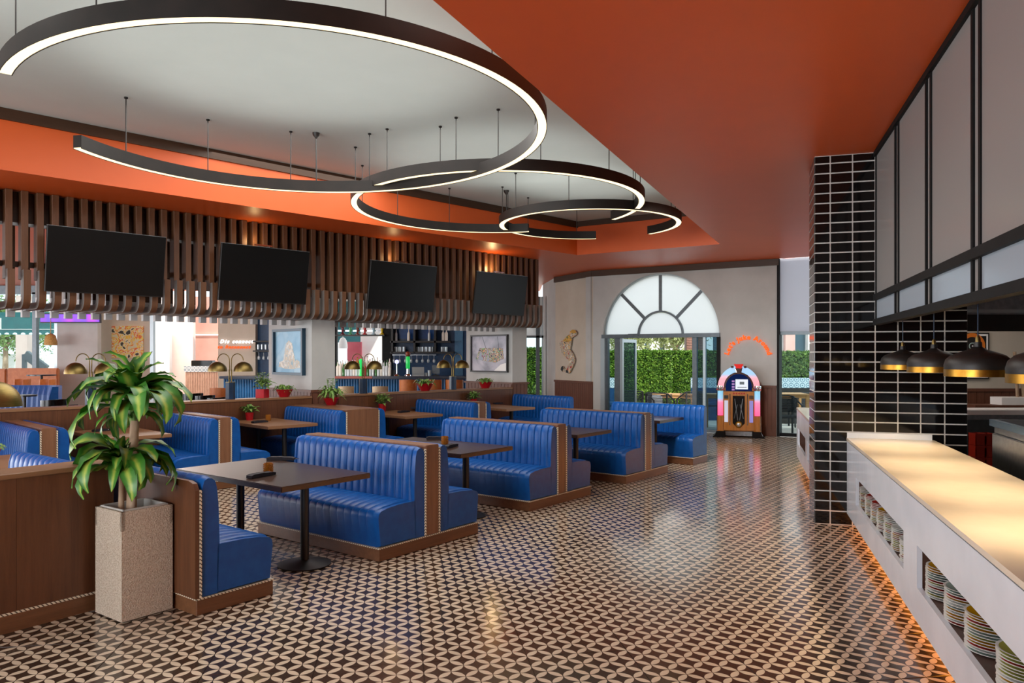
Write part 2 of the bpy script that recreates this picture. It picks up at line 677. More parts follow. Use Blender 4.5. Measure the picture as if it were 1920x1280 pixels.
# far wall with the arched window
RB = math.atan2(WB.y, WB.x)
LB = (W1 - W0).length
AX0, AX1, SPR = .26, 3.12, 2.22
AC, AR = (AX0 + AX1) / 2, (AX1 - AX0) / 2
arc = [(AC + AR * math.cos(t), SPR + AR * math.sin(t)) for t in [PI - PI * i / 40 for i in range(41)]]
outline = [(0, 0), (AX0, 0)] + arc + [(AX1, 0), (LB, 0), (LB, CEIL), (0, CEIL)]
mb = MB()
mb.prism(outline, 0, .22)
wall_back = struct(mb.build('wall_back', M['plaster'], smooth=0, loc=(W0.x, W0.y, 0), rotz=RB), 'grey plaster far wall with a large arched opening')


def at_wall(name, mb, mat, kind=True, parent=None, **kw):
    if parent is not None:
        return mb.build(name, mat, parent, **kw)
    o = mb.build(name, mat, None, loc=(W0.x, W0.y, 0), rotz=RB, **kw)
    return struct(o) if kind else o


mb = MB()
mb.box(-.02, LB + .04, -.05, 0, CEIL - .14, CEIL - .001)
at_wall('trim_3', mb, M['trim'], smooth=0)


def boards(mb, x0, x1, z0, z1, pitch=.09, y=-.02, dep=.02, gap=.008):
    n = max(1, round((x1 - x0) / pitch))
    w = (x1 - x0) / n
    for i in range(n):
        mb.box(x0 + i * w + gap / 2, x0 + (i + 1) * w - gap / 2, y, y + dep, z0, z1)


def wainscot(name, parent_loc, rot, x0, x1, top, y=0):
    mb = MB()
    mb.box(x0, x1, y - .012, y, .0, top)
    mb.box(x0, x1, y - .05, y, top, top + .05)
    mb.box(x0, x1, y - .035, y, 0, .14)
    boards(mb, x0, x1, .14, top, y=y - .024, dep=.012)
    return struct(mb.build(name, M['wainscot'], smooth=0, loc=parent_loc, rotz=rot))


wainscot('baseboard_back', (W0.x, W0.y, 0), RB, AX1 + .03, LB - .01, 1.04)

# arched fan window
win = struct(thing('window_1', None, None, (W0.x, W0.y, 0), RB), 'large white half-round fan window above the terrace doors')


def arch_ring(mb, r0, r1, y0, y1, a0=0, a1=PI, n=32):
    p = [(AC + r1 * math.cos(a0 + (a1 - a0) * i / n), SPR + r1 * math.sin(a0 + (a1 - a0) * i / n)) for i in range(n + 1)]
    q = [(AC + r0 * math.cos(a1 + (a0 - a1) * i / n), SPR + r0 * math.sin(a1 + (a0 - a1) * i / n)) for i in range(n + 1)]
    mb.prism(p + q, y0, y1)


mb = MB()
arch_ring(mb, AR - .03, AR - .001, .10, .2)
mb.build('frame', M['alu_pale'], win)
mb = MB()
arch_ring(mb, .525, .565, .08, .16)
mb.build('inner_arch', M['alu'], win)
for ang in (45, 90, 135):
    a = math.radians(ang)
    mb = MB()
    mb.bar((AC + .56 * math.cos(a), .12, SPR + .56 * math.sin(a)), (AC + (AR - .02) * math.cos(a), .12, SPR + (AR - .02) * math.sin(a)), .038, .07)
    mb.build('muntin', M['alu'], win, smooth=0)
for k in range(4):
    mb = MB()
    arch_ring(mb, .57, AR - .03, .135, .143, math.radians(45 * k + 1), math.radians(45 * k + 44), 10)
    mb.build('pane', M['shade_arch'], win, smooth=0)
mb = MB()
mb.prism([(AC + .52 * math.cos(PI * i / 24), SPR + .52 * math.sin(PI * i / 24)) for i in range(25)], .135, .143)
mb.build('pane', M['shade_arch'], win, smooth=0)

# glazed terrace doors below it
door = struct(thing('door_1', None, None, (W0.x, W0.y, 0), RB), 'grey framed terrace doors standing open below the arched window')
mb = MB()
mb.box(AX0 - .02, AX1 + .02, -.04, .16, SPR - .07, SPR + .02)
mb.build('transom', M['alu'], door, smooth=0)
mb = MB()
mb.box(.95, 1.2, -.06, -.0, SPR - .02, SPR + .03)
mb.build('door_closer', M['alu'], door, smooth=0)
for x0, x1, y0, y1, mm in ((AX0 - .05, AX0 + .06, -.03, .12, 'alu_pale'), (AX0 + .06, AX0 + .12, .02, .14, 'alu'), (.57, .69, 0, .1, 'alu'), (.69, .76, .04, .1, 'alu_pale'),
                           (2.50, 2.60, 0, .1, 'alu'), (2.74, 2.80, .02, .1, 'alu_pale'), (AX1 - .05, AX1 + .03, -.03, .12, 'alu_dark')):
    mb = MB()
    mb.box(x0, x1, y0, y1, 0, SPR - .07)
    mb.build('post', M[mm], door, smooth=0)
for x0, x1, mm in ((AX0 + .12, .57, 'glass_thin'), (2.60, 2.74, 'glass_blue'), (2.80, AX1 - .05, 'glass_blue')):
    mb = MB()
    mb.box(x0, x1, .06, .068, .06, SPR - .07)
    mb.build('pane', M[mm], door, smooth=0)
for x0, x1 in ((AX0 + .12, .57), (2.60, AX1 - .05)):
    mb = MB()
    mb.box(x0, x1, .03, .09, 0, .06)
    mb.build('bottom_rail', M['alu'], door, smooth=0)
# the leaf that stands open, folded out towards the terrace
mb = MB()
mb.box(.70, .74, .1, .95, .02, .1).box(.70, .74, .1, .95, 2.05, 2.13).box(.70, .74, .1, .17, .1, 2.05).box(.70, .74, .88, .95, .1, 2.05)
ol_ = mb.build('open_leaf', M['alu_pale'], door, smooth=0)
mb = MB()
mb.box(.717, .723, .17, .88, .1, 2.05)
mb.build('pane', M['glass_blue'], ol_, smooth=0)

# window with the roller blind, right of the jukebox
win = struct(thing('window_2', None, None, (W0.x, W0.y, 0), RB), 'tall window with a grey blind between jukebox and black tiled pillar')
mb = MB()
mb.box(LB, LB + .05, -.02, .22, 0, CEIL - .002)
mb.build('post', M['alu_dark'], win, smooth=0)
mb = MB()
mb.box(LB + .05, LB + 2.2, .08, .16, SPR - .04, SPR + .03)
mb.build('transom', M['alu'], win, smooth=0)
mb = MB()
mb.box(LB + .05, LB + 2.2, .08, .16, 0, .07)
mb.build('bottom_rail', M['alu_dark'], win, smooth=0)
mb = MB()
mb.box(LB + .05, LB + 2.2, .10, .108, .07, SPR - .04)
mb.build('pane', M['glass_thin'], win, smooth=0)
mb = MB()
mb.box(LB + .05, LB + 2.2, .05, .058, SPR + .03, CEIL - .002)
mb.build('blind', M['shade_blind'], win, smooth=0)

# wall left of the arched window, turning away to the back
R0 = Vector((1.155, 20.3, 0))
RD = (W0 - R0)
RR = math.atan2(RD.y, RD.x)
RL = RD.length
wall_between('wall_left_return', R0, W0, 0, CEIL, .2, M['plaster_pale'], 'cream plaster wall with the dancer, left of the arched window')
wall_between('wall_back_return', (.9, 22.4, 0), R0, 0, CEIL, .2, M['plaster'], 'grey plaster wall face turning back behind the dancer wall')
wainscot('baseboard_left_return', (R0.x, R0.y, 0), RR, 0, RL - .005, 1.04)
mb = MB()
mb.box(-.01, RL - .01, -.05, 0, CEIL - .14, CEIL - .001)
struct(mb.build('trim_4', M['trim'], smooth=0, loc=(R0.x, R0.y, 0), rotz=RR))
mb = MB()
mb.box(RL - .28, RL - .06, -.035, -.0, 1.1, CEIL - .14)
struct(mb.build('pilaster', M['plaster'], smooth=0, loc=(R0.x, R0.y, 0), rotz=RR), 'pale upright wall strip in the corner beside the arched window')

# side frame of the inner booths, low partition, wall pillars and slat screen: TH0
TH0 = 44.0
A0, N0 = unit(TH0)
R_0 = PI / 2 - math.radians(TH0)
Q = Vector((-4.93, 11.12, 0))


def inner(u, n, z=0.0):
    p = Q + A0 * u + N0 * n
    p.z = z
    return p


def wall_pillar(u, n, label):
    p = inner(u, n)
    root = struct(thing('pillar', None, None, p, R_0), label)
    mb = MB()
    mb.box(0, .45, 0, 1.45, 0, CEIL - .002)
    mb.build('shaft', M['plaster'], root, smooth=0)
    mb = MB()
    mb.box(-.012, .462, -.012, 1.462, 0, 1.12)
    mb.box(-.04, .49, -.04, 1.49, 1.12, 1.16)
    for i in range(14):
        y = 1.45 * i / 14
        mb.box(-.024, -.012, y + .006, y + 1.45 / 14 - .006, .14, 1.12)
    for i in range(4):
        x = .45 * i / 4
        mb.box(x + .006, x + .45 / 4 - .006, -.024, -.012, .14, 1.12)
    mb.build('wainscot', M['wainscot'], root, smooth=0)
    return root


wall_pillar(2.30, -.04, 'grey plaster pillar with brown wainscot and the pale blue painting')
wall_pillar(7.16, -.05, 'grey plaster pillar with brown wainscot and the crowded figures painting')

# dining hall behind: back wall pieces
BY = 24.4


def hall_wall(name, x0, x1, y, mat, z0=0, z1=CEIL, label=None):
    p, q = deep_at(x0, 600, y), deep_at(x1, 600, y)
    return wall_between(name, (p.x, y, 0), (q.x, y, 0), z0, z1, .2, mat, label)


hall_wall('wall_hall_grey', 107, 183, 22.4, M['plaster'], label='grey pier beside the hall window')
hall_wall('wall_hall_cream', 178, 282, 23.6, M['plaster_pale'], label='cream hall wall behind the yellow painting')
hall_wall('wall_hall_white', 286, 318, 25.5, M['wall_white'])
hall_wall('wall_hall_pink', 316, 362, 26.0, M['wall_pink'], label='pale pink wall of the hall passage')
hall_wall('wall_hall_rose', 355, 420, 27.0, M['wall_rose'], label='rose coloured wall behind the reception desk')
hall_wall('wall_hall_neon', 409, 479, 23.9, M['plaster_pale'], label='cream wall piece carrying the neon sign')
hall_wall('wall_hall_bar', 479, 628, 24.2, M['blue_dark'])
mb = MB()
p = deep_at(281, 600, 22.8)
mb.box(p.x, p.x + .1, 22.8, 22.95, 0, CEIL - .002)
struct(mb.build('trim_5', M['alu_pale'], smooth=0), 'slim grey post at the edge of the cream hall wall')

mb = MB()
mb.box(-2.8, 10, -2.75, -2.6, 0, CEIL)
struct(mb.build('wall_front', M['wainscot'], smooth=0), 'unseen brown wall added behind the viewpoint to darken reflections')  # unseen, put in so the glazed tiles reflect something dark

# outside ground
mb = MB()
mb.box(-60, 60, 16, 90, -.25, -.07)
ground = struct(mb.build('ground', noisy('terrace_paving', '#b9b4ab', '#cbc6bd', 1.2, .8), smooth=0), 'pale terrace paving outside the windows')
# ------------------------------------------------------------------ upholstered booths
def pad(prof, grooves, y0, y1, n, depth=.015):
    """channel-stitched upholstery: closed x-z profile swept along y, grooved where grooves > 0"""
    k = len(prof)
    nr = []
    area = sum(prof[i][0] * prof[(i + 1) % k][1] - prof[(i + 1) % k][0] * prof[i][1] for i in range(k))
    sg = 1 if area > 0 else -1
    for i in range(k):
        a, b = prof[i - 1], prof[(i + 1) % k]
        t = Vector((b[0] - a[0], b[1] - a[1])).normalized()
        nr.append((t.y * sg, -t.x * sg))
    ys = []
    m0, m1 = .05, .05
    ys.append((y0, .0))
    w = (y1 - y0 - m0 - m1) / n
    for i in range(n):
        for f, g in ((0, 1), (.045, .42), (.16, .08), (.5, 0), (.84, .08), (.955, .42)):
            ys.append((y0 + m0 + (i + f) * w, g))
    ys.append((y1 - m1, 1))
    ys.append((y1 - m1 + .012, 0))
    ys.append((y1, 0))
    mb = MB()
    vs, fs = [], []
    last = len(ys) - 1
    for j, (y, g) in enumerate(ys):
        inset = .012 if j in (0, last) else 0
        for i, (x, z) in enumerate(prof):
            d = depth * g * grooves[i] + inset
            vs.append((x - nr[i][0] * d, y, z - nr[i][1] * d))
    for j in range(last):
        for i in range(k):
            a, b = j * k + i, j * k + (i + 1) % k
            fs.append((a, b, b + k, a + k))
    fs.append(tuple(range(k)))
    fs.append(tuple(range(last * k, last * k + k)))
    mb.add(vs, fs)
    return mb


SEAT = [(.035, .115), (.005, .36), (.012, .405), (.04, .432), (.12, .45), (.25, .462), (.38, .463), (.47, .455), (.47, .115)]
SEAT_G = [0, 0, .25, .8, 1, 1, 1, .5, 0]
BACK = [(.445, .115), (.43, .45), (.437, .7), (.449, .84), (.465, .895), (.495, .92), (.53, .925), (.565, .905), (.58, .86), (.58, .115)]
BACK_G = [0, .8, 1, 1, 1, .7, .2, 0, 0, 0]


def mirrored(p, L):
    return [(L - x, z) for x, z in p]


def booth(name, label, cat_loc, rotz, ww=.17, L2=1.75, sides=('near', 'far'), n=17, skip_seat_near=0.0, group=None):
    """double bench booth: local x along the row, y away from the aisle; near bench faces -x"""
    L = .58 * 2 + ww
    root = thing(name, label, 'booth bench', cat_loc, rotz, group)
    x0 = 0 if 'near' in sides else .58
    x1 = L if 'far' in sides else .58 + ww
    mb = MB()
    mb.box(x0 + .02, x1 - .02, .015, L2, 0, .105)
    pl = mb.build('plinth', M['walnut_h'], root, smooth=0, bevel=.004, seg=1)
    mb = MB()
    mb.box(x0 + .012, x1 - .012, .008, L2, .105, .115)
    mb.build('trim_strip', M['mirror'], pl, smooth=0)
    if ww > .05:
        mb = MB()
        mb.box(.585, .575 + ww, .012, L2, .115, .93)
        dv = mb.build('divider_panel', M['walnut_light'], root, smooth=0, bevel=.006)
        mb = MB()
        for xx in ((.572, .586), (.574 + ww, .588 + ww)):
            mb.box(xx[0], xx[1], .006, .03, .115, .9)
        mb.build('edge_strip', M['mirror'], dv, smooth=0)
    if 'near' in sides:
        pad(SEAT, SEAT_G, .02, L2, n).build('seat', M['blue'], root, smooth=50)
        pad(BACK, BACK_G, .02, L2, n).build('backrest', M['blue'], root, smooth=50)
    if 'far' in sides:
        pad(mirrored(SEAT, L), SEAT_G, .02, L2, n).build('seat', M['blue'], root, smooth=50)
        pad(mirrored(BACK, L), BACK_G, .02, L2, n).build('backrest', M['blue'], root, smooth=50)
    return root


TH1 = 37.5
A1, N1 = unit(TH1)
R_1 = PI / 2 - math.radians(TH1)
booth('booth_bench', 'blue double booth bench nearest the camera, behind the first dark table', floor_at(710, 1055), R_1, .18)
booth('booth_bench', 'blue double booth bench behind the second dark table with the amber candle', floor_at(993, 960), R_1, .18)
booth('booth_bench', 'blue double booth bench between the two bare grey tables by the aisle', floor_at(1174, 908), R_1, .16)
p = floor_at(1300, 872.5)
booth('booth_bench', 'blue single booth bench ending the aisle row in front of the terrace doors', p, R_1, .03, sides=('near',))
# first bench behind the planter: seat faces away, flat wooden back towards the camera
p = floor_at(368, 1157)
b1 = thing('booth_bench', 'blue booth bench with tall wooden back standing beside the stone planter', 'booth bench', p, R_1)
mb = MB()
mb.box(.01, .61, .015, 1.75, 0, .105)
mb.build('plinth', M['walnut_h'], b1, smooth=0, bevel=.004, seg=1)
mb = MB()
mb.box(.004, .615, .008, 1.75, .105, .115)
mb.build('trim_strip', M['mirror'], b1, smooth=0)
mb = MB()
mb.prism([(.012, .115), (1.75, .115), (1.75, .9), (.10, .9), (.04, .885), (.012, .84)], -.03, 0, xf=Matrix.Rotation(PI / 2, 4, 'Z'))
mb.build('back_board', M['walnut'], b1, smooth=0)
mb = MB()
mb.box(.03, .045, .006, .03, .115, .84)
mb.build('edge_strip', M['mirror'], b1, smooth=0)
pad([(.625 - x, z) for x, z in SEAT], SEAT_G, .02, 1.75, 17).build('seat', M['blue'], b1, smooth=50)
pad([(.625 - x, z) for x, z in BACK], BACK_G, .02, 1.75, 17).build('backrest', M['blue'], b1, smooth=50)
# bench back to back with it on the far side of the near partition
p2 = p + A1 * -.02 - N1 * 1.0
b0 = thing('booth_bench', 'blue booth bench top showing behind the near wooden partition at the left', 'booth bench', p - A1 * .66 - N1 * 1.02, R_1)
pad(SEAT, SEAT_G, .02, 1.6, 16).build('seat', M['blue'], b0, smooth=50)
pad(BACK, BACK_G, .02, 1.6, 16).build('backrest', M['blue'], b0, smooth=50)
mb = MB()
mb.box(.02, .57, .015, 1.6, 0, .115)
mb.build('plinth', M['walnut_h'], b0, smooth=0)

# inner row along the low partition
IL = 1.62


def inner_booth(label, u, ww, sides=('near', 'far')):
    L = 1.16 + ww
    return booth('booth_bench', label, inner(u - L / 2, IL + .03), R_0, ww, IL - .01, sides)


inner_booth('blue double booth bench at the far left, behind the near partition', -2.04, .16)
inner_booth('blue double booth bench right of the leafy plant, along the low partition', 0.0, .16)
inner_booth('blue double booth bench with the extra wide wooden divider and the trailing red pot', 2.16, .58)
inner_booth('blue double booth bench behind the inner table with the small red pot and folded napkins', 4.66, .17)
inner_booth('blue single booth bench at the far end of the inner row below the dancer', 7.2, .03, ('near',))


# ------------------------------------------------------------------ low partitions
def partition(label, loc, rotz, x0, x1, th, h, top, front, ledge=True):
    root = thing('low_partition', label, 'partition', loc, rotz)
    mb = MB()
    mb.box(x0, x1, .0, th, .0, h - .035)
    mb.build('body', M[front], root, smooth=0)
    n = max(1, round((x1 - x0) / .62))
    w = (x1 - x0) / n
    for i in range(n):
        mb = MB()
        mb.box(x0 + i * w + .001, x0 + (i + 1) * w - .001, -.012, 0, .125, h - .035)
        mb.build('panel', M[front], root, smooth=0)
    mb = MB()
    mb.box(x0, x1, -.02, 0, 0, .11)
    kb = mb.build('kickboard', M['walnut_h'], root, smooth=0)
    mb = MB()
    mb.box(x0, x1, -.016, 0, .11, .125)
    mb.build('trim_strip', M['mirror'], kb, smooth=0)
    mb = MB()
    mb.box(x0 - .0, x1 + .0, -.025, th + .02, h - .035, h)
    mb.build('ledge', M[top], root, smooth=0, bevel=.004, seg=1)
    return root


partition('low walnut partition behind the inner booths, left of the blue painting pillar', inner(0, 0), R_0, -3.4, 2.27, .26, 1.06, 'tabletop_tan', 'walnut')
partition('low walnut partition behind the inner booths, right of the blue painting pillar', inner(0, 0), R_0, 2.8, 7.1, .26, 1.06, 'tabletop_tan', 'walnut')
pn = floor_at(179, 1141)
partition('low walnut partition in the left foreground beside the stone planter', pn, PI / 2 - math.radians(35), -4.2, .12, .24, 1.0, 'tabletop_tan', 'walnut')


# ------------------------------------------------------------------ tables
def table(label, c, rotz, L, Wd, mat, group='booth tables'):
    """local x = short side along the row, y = long side"""
    root = thing('dining_table', label, 'table', (c.x, c.y, 0), rotz, group)
    mb = MB()
    mb.box(-Wd / 2, Wd / 2, -L / 2, L / 2, .695, .74)
    mb.build('tabletop', M[mat], root, smooth=0, bevel=.006)
    for s in (-1, 1):
        y = s * L * .3
        mb = MB()
        mb.lathe([(.036, .012), (.036, .69)], 16, (0, y, 0))
        mb.lathe([(0, .685), (.11, .685), (.11, .695), (0, .695)], 16, (0, y, 0))
        lg = mb.build('leg', M['black'], root)
        mb = MB()
        mb.lathe([(0, 0), (.215, 0), (.22, .012), (.10, .03), (.04, .045), (0, .045)], 28, (0, y, 0))
        mb.build('base', M['black'], lg)
    return root


T1 = Vector((-2.10, 6.65, 0))
T2 = Vector((-.87, 8.57, 0))
T3 = Vector((.49, 10.41, 0))
T4 = Vector((1.93, 12.48, 0))
table('dark brown table in the foreground between two blue booths', T1, R_1, 1.55, .90, 'tabletop')
table('dark brown table with candle, second along the aisle', T2, R_1, 1.55, .88, 'tabletop')
table('bare table reflecting grey daylight, third along the aisle', T3, R_1, 1.5, .86, 'tabletop')
table('bare table shining white, last along the aisle before the terrace doors', T4, R_1, 1.5, .86, 'tabletop')
I1 = inner(-.97, .70)
I2 = inner(1.16, .70)
I3 = inner(3.60, .70)
I4 = inner(5.95, .70)
table('tan table half hidden behind the tall plant', I1, R_0, 1.3, .80, 'tabletop_tan')
table('tan table with red pot against the partition, left of the wide wooden divider', I2, R_0, 1.3, .80, 'tabletop_tan')
table('tan table with red pot against the partition, right of the wide wooden divider', I3, R_0, 1.3, .80, 'tabletop_tan')
table('tan table farthest along the inner row, with a dark napkin', I4, R_0, 1.3, .80, 'tabletop_tan')


def candle(label, p, z=.741, s=1.0):
    root = thing('candle_holder', label, 'candle holder', (p.x, p.y, z), random.random(), 'amber candle holders on the tables')
    root.scale = (s, s, s)
    mb = MB()
    mb.lathe([(0, 0), (.036, 0), (.038, .004), (.038, .088), (.034, .088), (.034, .01), (0, .01)], 16)
    for i in range(16):
        for j in range(5):
            a = 2 * PI * (i + .5) / 16
            mb.ball((.038 * math.cos(a), .038 * math.sin(a), .012 + .016 * j), .0055, 5, 4)
    mb.build('glass', M['amber'], root)
    mb = MB()
    mb.lathe([(0, .011), (.028, .011), (.028, .05), (0, .052)], 14)
    mb.build('wax', pbr('candle_wax', '#e8d2a4', .5) if 'wax' not in M else M['wax'], root)
    return root


M['wax'] = pbr('candle_wax', '#e8d2a4', .5)


def napkin(label, p, rotz, z=.741):
    root = thing('napkin_roll', label, 'napkin', (p.x, p.y, z), rotz, 'black napkin rolls on the tables')
    mb = MB()
    mb.prism([(-.13, .002), (.13, .002), (.13, .02), (.10, .028), (-.10, .032), (-.13, .024)], -.032, .032)
    cl = mb.build('cloth', M['napkin'], root, smooth=0, bevel=.006)
    mb = MB()
    mb.box(-.03, .01, -.034, .034, .001, .033)
    mb.build('band', M['napkin'], cl, smooth=0)
    mb = MB()
    mb.bar((.12, .01, .014), (.17, .012, .012), .012, .003)
    mb.bar((.12, -.012, .014), (.165, -.014, .012), .012, .003)
    mb.build('cutlery', M['steel'], root, smooth=0)
    return root


def top_at(px, py, z=.741):
    return floor_at(px, py, z)


candle('amber candle glass on the foreground table', top_at(503, 887))
candle('amber candle glass on the second aisle table', top_at(834, 832))
candle('amber candle glass on the inner table left of the wide wooden divider', top_at(503, 788))
napkin('black napkin roll nearest the front edge of the foreground table', top_at(490, 893), R_1 + .15)
napkin('black napkin roll at the far side of the foreground table', top_at(527, 862), R_1 - .9)
napkin('black napkin roll in front of the candle on the second aisle table', top_at(845, 838), R_1 + .3)
napkin('black napkin roll behind the candle on the second aisle table', top_at(820, 823), R_1 - .8)
napkin('black napkin on the tan table behind the tall plant', top_at(192, 808), R_1 + .2)
napkin('black napkin at the front of the inner table left of the wide divider', top_at(487, 792), R_1 + .1)
napkin('black napkin at the back of the inner table left of the wide divider', top_at(523, 779), R_1 - .8)
napkin('dark napkin at the front of the inner table right of the wide divider', top_at(757, 773), R_1 + .1)
napkin('dark napkin at the back of the inner table right of the wide divider', top_at(772, 766), R_1 - .8)
napkin('dark napkin on the farthest inner table', top_at(934, 757), R_1)
# ------------------------------------------------------------------ ring lights
RZ = 3.83


def ring_light(label, c, R, end_a, end_b, cables, tx=0.0, ty=0.0, canopies=()):
    """open ring from image end point a round to image end point b"""
    pa, pb = floor_at(end_a[0], end_a[1], RZ), floor_at(end_b[0], end_b[1], RZ)
    a0 = math.atan2(pa.y - c[1], pa.x - c[0])
    a1 = math.atan2(pb.y - c[1], pb.x - c[0])
    while a1 <= a0:
        a1 += 2 * PI
    root = thing('ring_pendant', label, 'pendant light', (c[0], c[1], RZ), 0, 'ring lights under the white ceiling field')
    root.rotation_euler = (math.atan(ty), -math.atan(tx), 0)
    n = 96

    def band(r0, r1, z0, z1):
        mb = MB()
        vs, fs = [], []
        for i in range(n + 1):
            a = a0 + (a1 - a0) * i / n
            for r, z in ((r0, z0), (r1, z0), (r1, z1), (r0, z1)):
                vs.append((r * math.cos(a), r * math.sin(a), z))
        for i in range(n):
            for k in range(4):
                fs.append((i * 4 + k, i * 4 + (k + 1) % 4, i * 4 + 4 + (k + 1) % 4, i * 4 + 4 + k))
        fs += [(0, 1, 2, 3), (n * 4 + 3, n * 4 + 2, n * 4 + 1, n * 4)]
        mb.add(vs, fs)
        return mb
    hs_ = band(R - .045, R + .045, .012, .135).build('housing', M['ring'], root, smooth=30)
    mb = band(R - .045, R - .039, 0, .012)
    q = band(R + .039, R + .045, 0, .012)
    mb.add(q.v, q.f)
    mb.build('lip', M['ring'], hs_, smooth=30)
    band(R - .038, R + .038, .004, .0115).build('diffuser', M['led'], hs_, smooth=30)
    for k in range(cables):
        a = a0 + (a1 - a0) * (k + .35) / cables
        x, y = R * math.cos(a), R * math.sin(a)
        mb = MB()
        top = CEIL2 - RZ - tx * x - ty * y
        mb.tube([(x, y, .135), (x + tx * top, y + ty * top, top)], .006, 6)
        mb.lathe([(.02, top - .015), (.02, top)], 8, (x + tx * top, y + ty * top, 0))
        mb.build('cable', M['black'], root)
    for a in canopies:
        a = math.radians(a)
        x, y = (R - .02) * math.cos(a), (R - .02) * math.sin(a)
        mb = MB()
        top = CEIL2 - RZ - tx * x - ty * y
        mb.lathe([(.0, top - .07), (.012, top - .07), (.04, top - .03), (.045, top)], 14, (x, y, 0))
        mb.tube([(x, y, .135), (x, y, top - .05)], .008, 6)
        mb.build('ceiling_canopy', M['black'], root)
    return root


RG = [('largest black ring light, sweeping across the top left', (-2.0224, 7.1837), 2.307, (12, 143), (119, 272), 13, .0145, -.0259, (100,)),
      ('middle black ring light, crossing the other two', (-.1939, 10.775), 1.999, (992, 432), (1142, 411), 11, .0082, -.0172, (87,)),
      ('smallest black ring light, nearest the far corner of the recess', (1.245, 12.3), 1.412, (1118, 449), (1217, 439), 8)]
for r in RG:
    ring_light(*r)

# ------------------------------------------------------------------ slat screen with televisions
SN = .17


def u_at(px, n):
    r = (px - 960) / FPX
    bx, by = Q.x + n * N0.x, Q.y + n * N0.y
    return (r * by - bx) / (A0.x - r * A0.y)


scr = thing('slat_screen', 'long overhead screen of brown wooden slats with curved lower ends', 'slat screen', inner(0, SN), R_0)


def j_slat(x, w, yend):
    out = [(-.17, 2.81), (-.17, 2.50)]
    for i in range(1, 7):
        t = PI / 2 * i / 6
        out.append((-.17 + .15 * (1 - math.cos(t)), 2.48 - .15 * math.sin(t)))
    out.append((yend, 2.33))
    inn = [(yend, 2.42), (-.01, 2.42)]
    for i in range(1, 5):
        t = PI / 2 * i / 4
        inn.append((-.01 - .06 * math.sin(t), 2.42 + .07 * (1 - math.cos(t)) + .01))
    inn.append((-.07, 2.81))
    return out + inn


slat_me = low_me = low_me2 = rear_me = None
XF = Matrix.Rotation(PI / 2, 4, 'Z') @ Matrix.Scale(1, 4)
NS = 60
for i in range(NS):
    x = -2.45 + .1712 * i
    if slat_me is None:
        mb = MB()
        mb.box(-.039, .039, -.06, .09, 2.70, CEIL - .004)
        o = mb.build('slat', M['slat'], scr, smooth=0, bevel=.003, seg=1, loc=(x, 0, 0))
        slat_me = o.data
    else:
        link('slat', slat_me, scr, (x, 0, 0))
    near_pillar = 2.2 < x < 2.86 or 7.06 < x < 7.7
    if near_pillar:
        if low_me2 is None:
            mb = MB()
            P = j_slat(0, .04, .1)
            mb.prism(P, -.04, .04)
            mb.v = [Vector((-p.y, p.x, p.z)) for p in mb.v]
            mb.m = [1 if len(f) == 3 else 0 for f in mb.f]
            o = mb.build('curved_slat', [M['slat'], M['slat_side_lit']], scr, smooth=30, loc=(x, 0, 0))
            low_me2 = o.data
        else:
            link('curved_slat', low_me2, scr, (x, 0, 0))
    else:
        if low_me is None:
            mb = MB()
            P = j_slat(0, .04, .62)
            mb.prism(P, -.04, .04)
            mb.v = [Vector((-p.y, p.x, p.z)) for p in mb.v]
            mb.m = [1 if len(f) == 3 else 0 for f in mb.f]
            o = mb.build('curved_slat', [M['slat'], M['slat_side_lit']], scr, smooth=30, loc=(x, 0, 0))
            low_me = o.data
        else:
            link('curved_slat', low_me, scr, (x, 0, 0))
        if rear_me is None:
            mb = MB()
            mb.box(-.045, .045, .60, .68, 2.25, 2.52)
            mb.mi = 1
            mb.box(-.045, .045, .60, .68, 2.52, CEIL - .004)
            o = mb.build('rear_slat', [M['slat_rear_lit'], M['trim']], scr, smooth=0, loc=(x, 0, 0))
            rear_me = o.data
        else:
            link('rear_slat', rear_me, scr, (x, 0, 0))
x0, x1 = -2.5, -2.45 + .1712 * (NS - 1) + .04
mb = MB()
mb.box(x0, x1, .095, .14, 3.42, CEIL - .004)
mb.box(x0, x1, .091, .13, 2.86, 2.93)
mb.build('rail', M['trim'], scr, smooth=0)
mb = MB()
mb.box(x0, x1, .09, .15, 3.385, 3.42)
mb.build('light_rail', M['alu_pale'], scr, smooth=0)

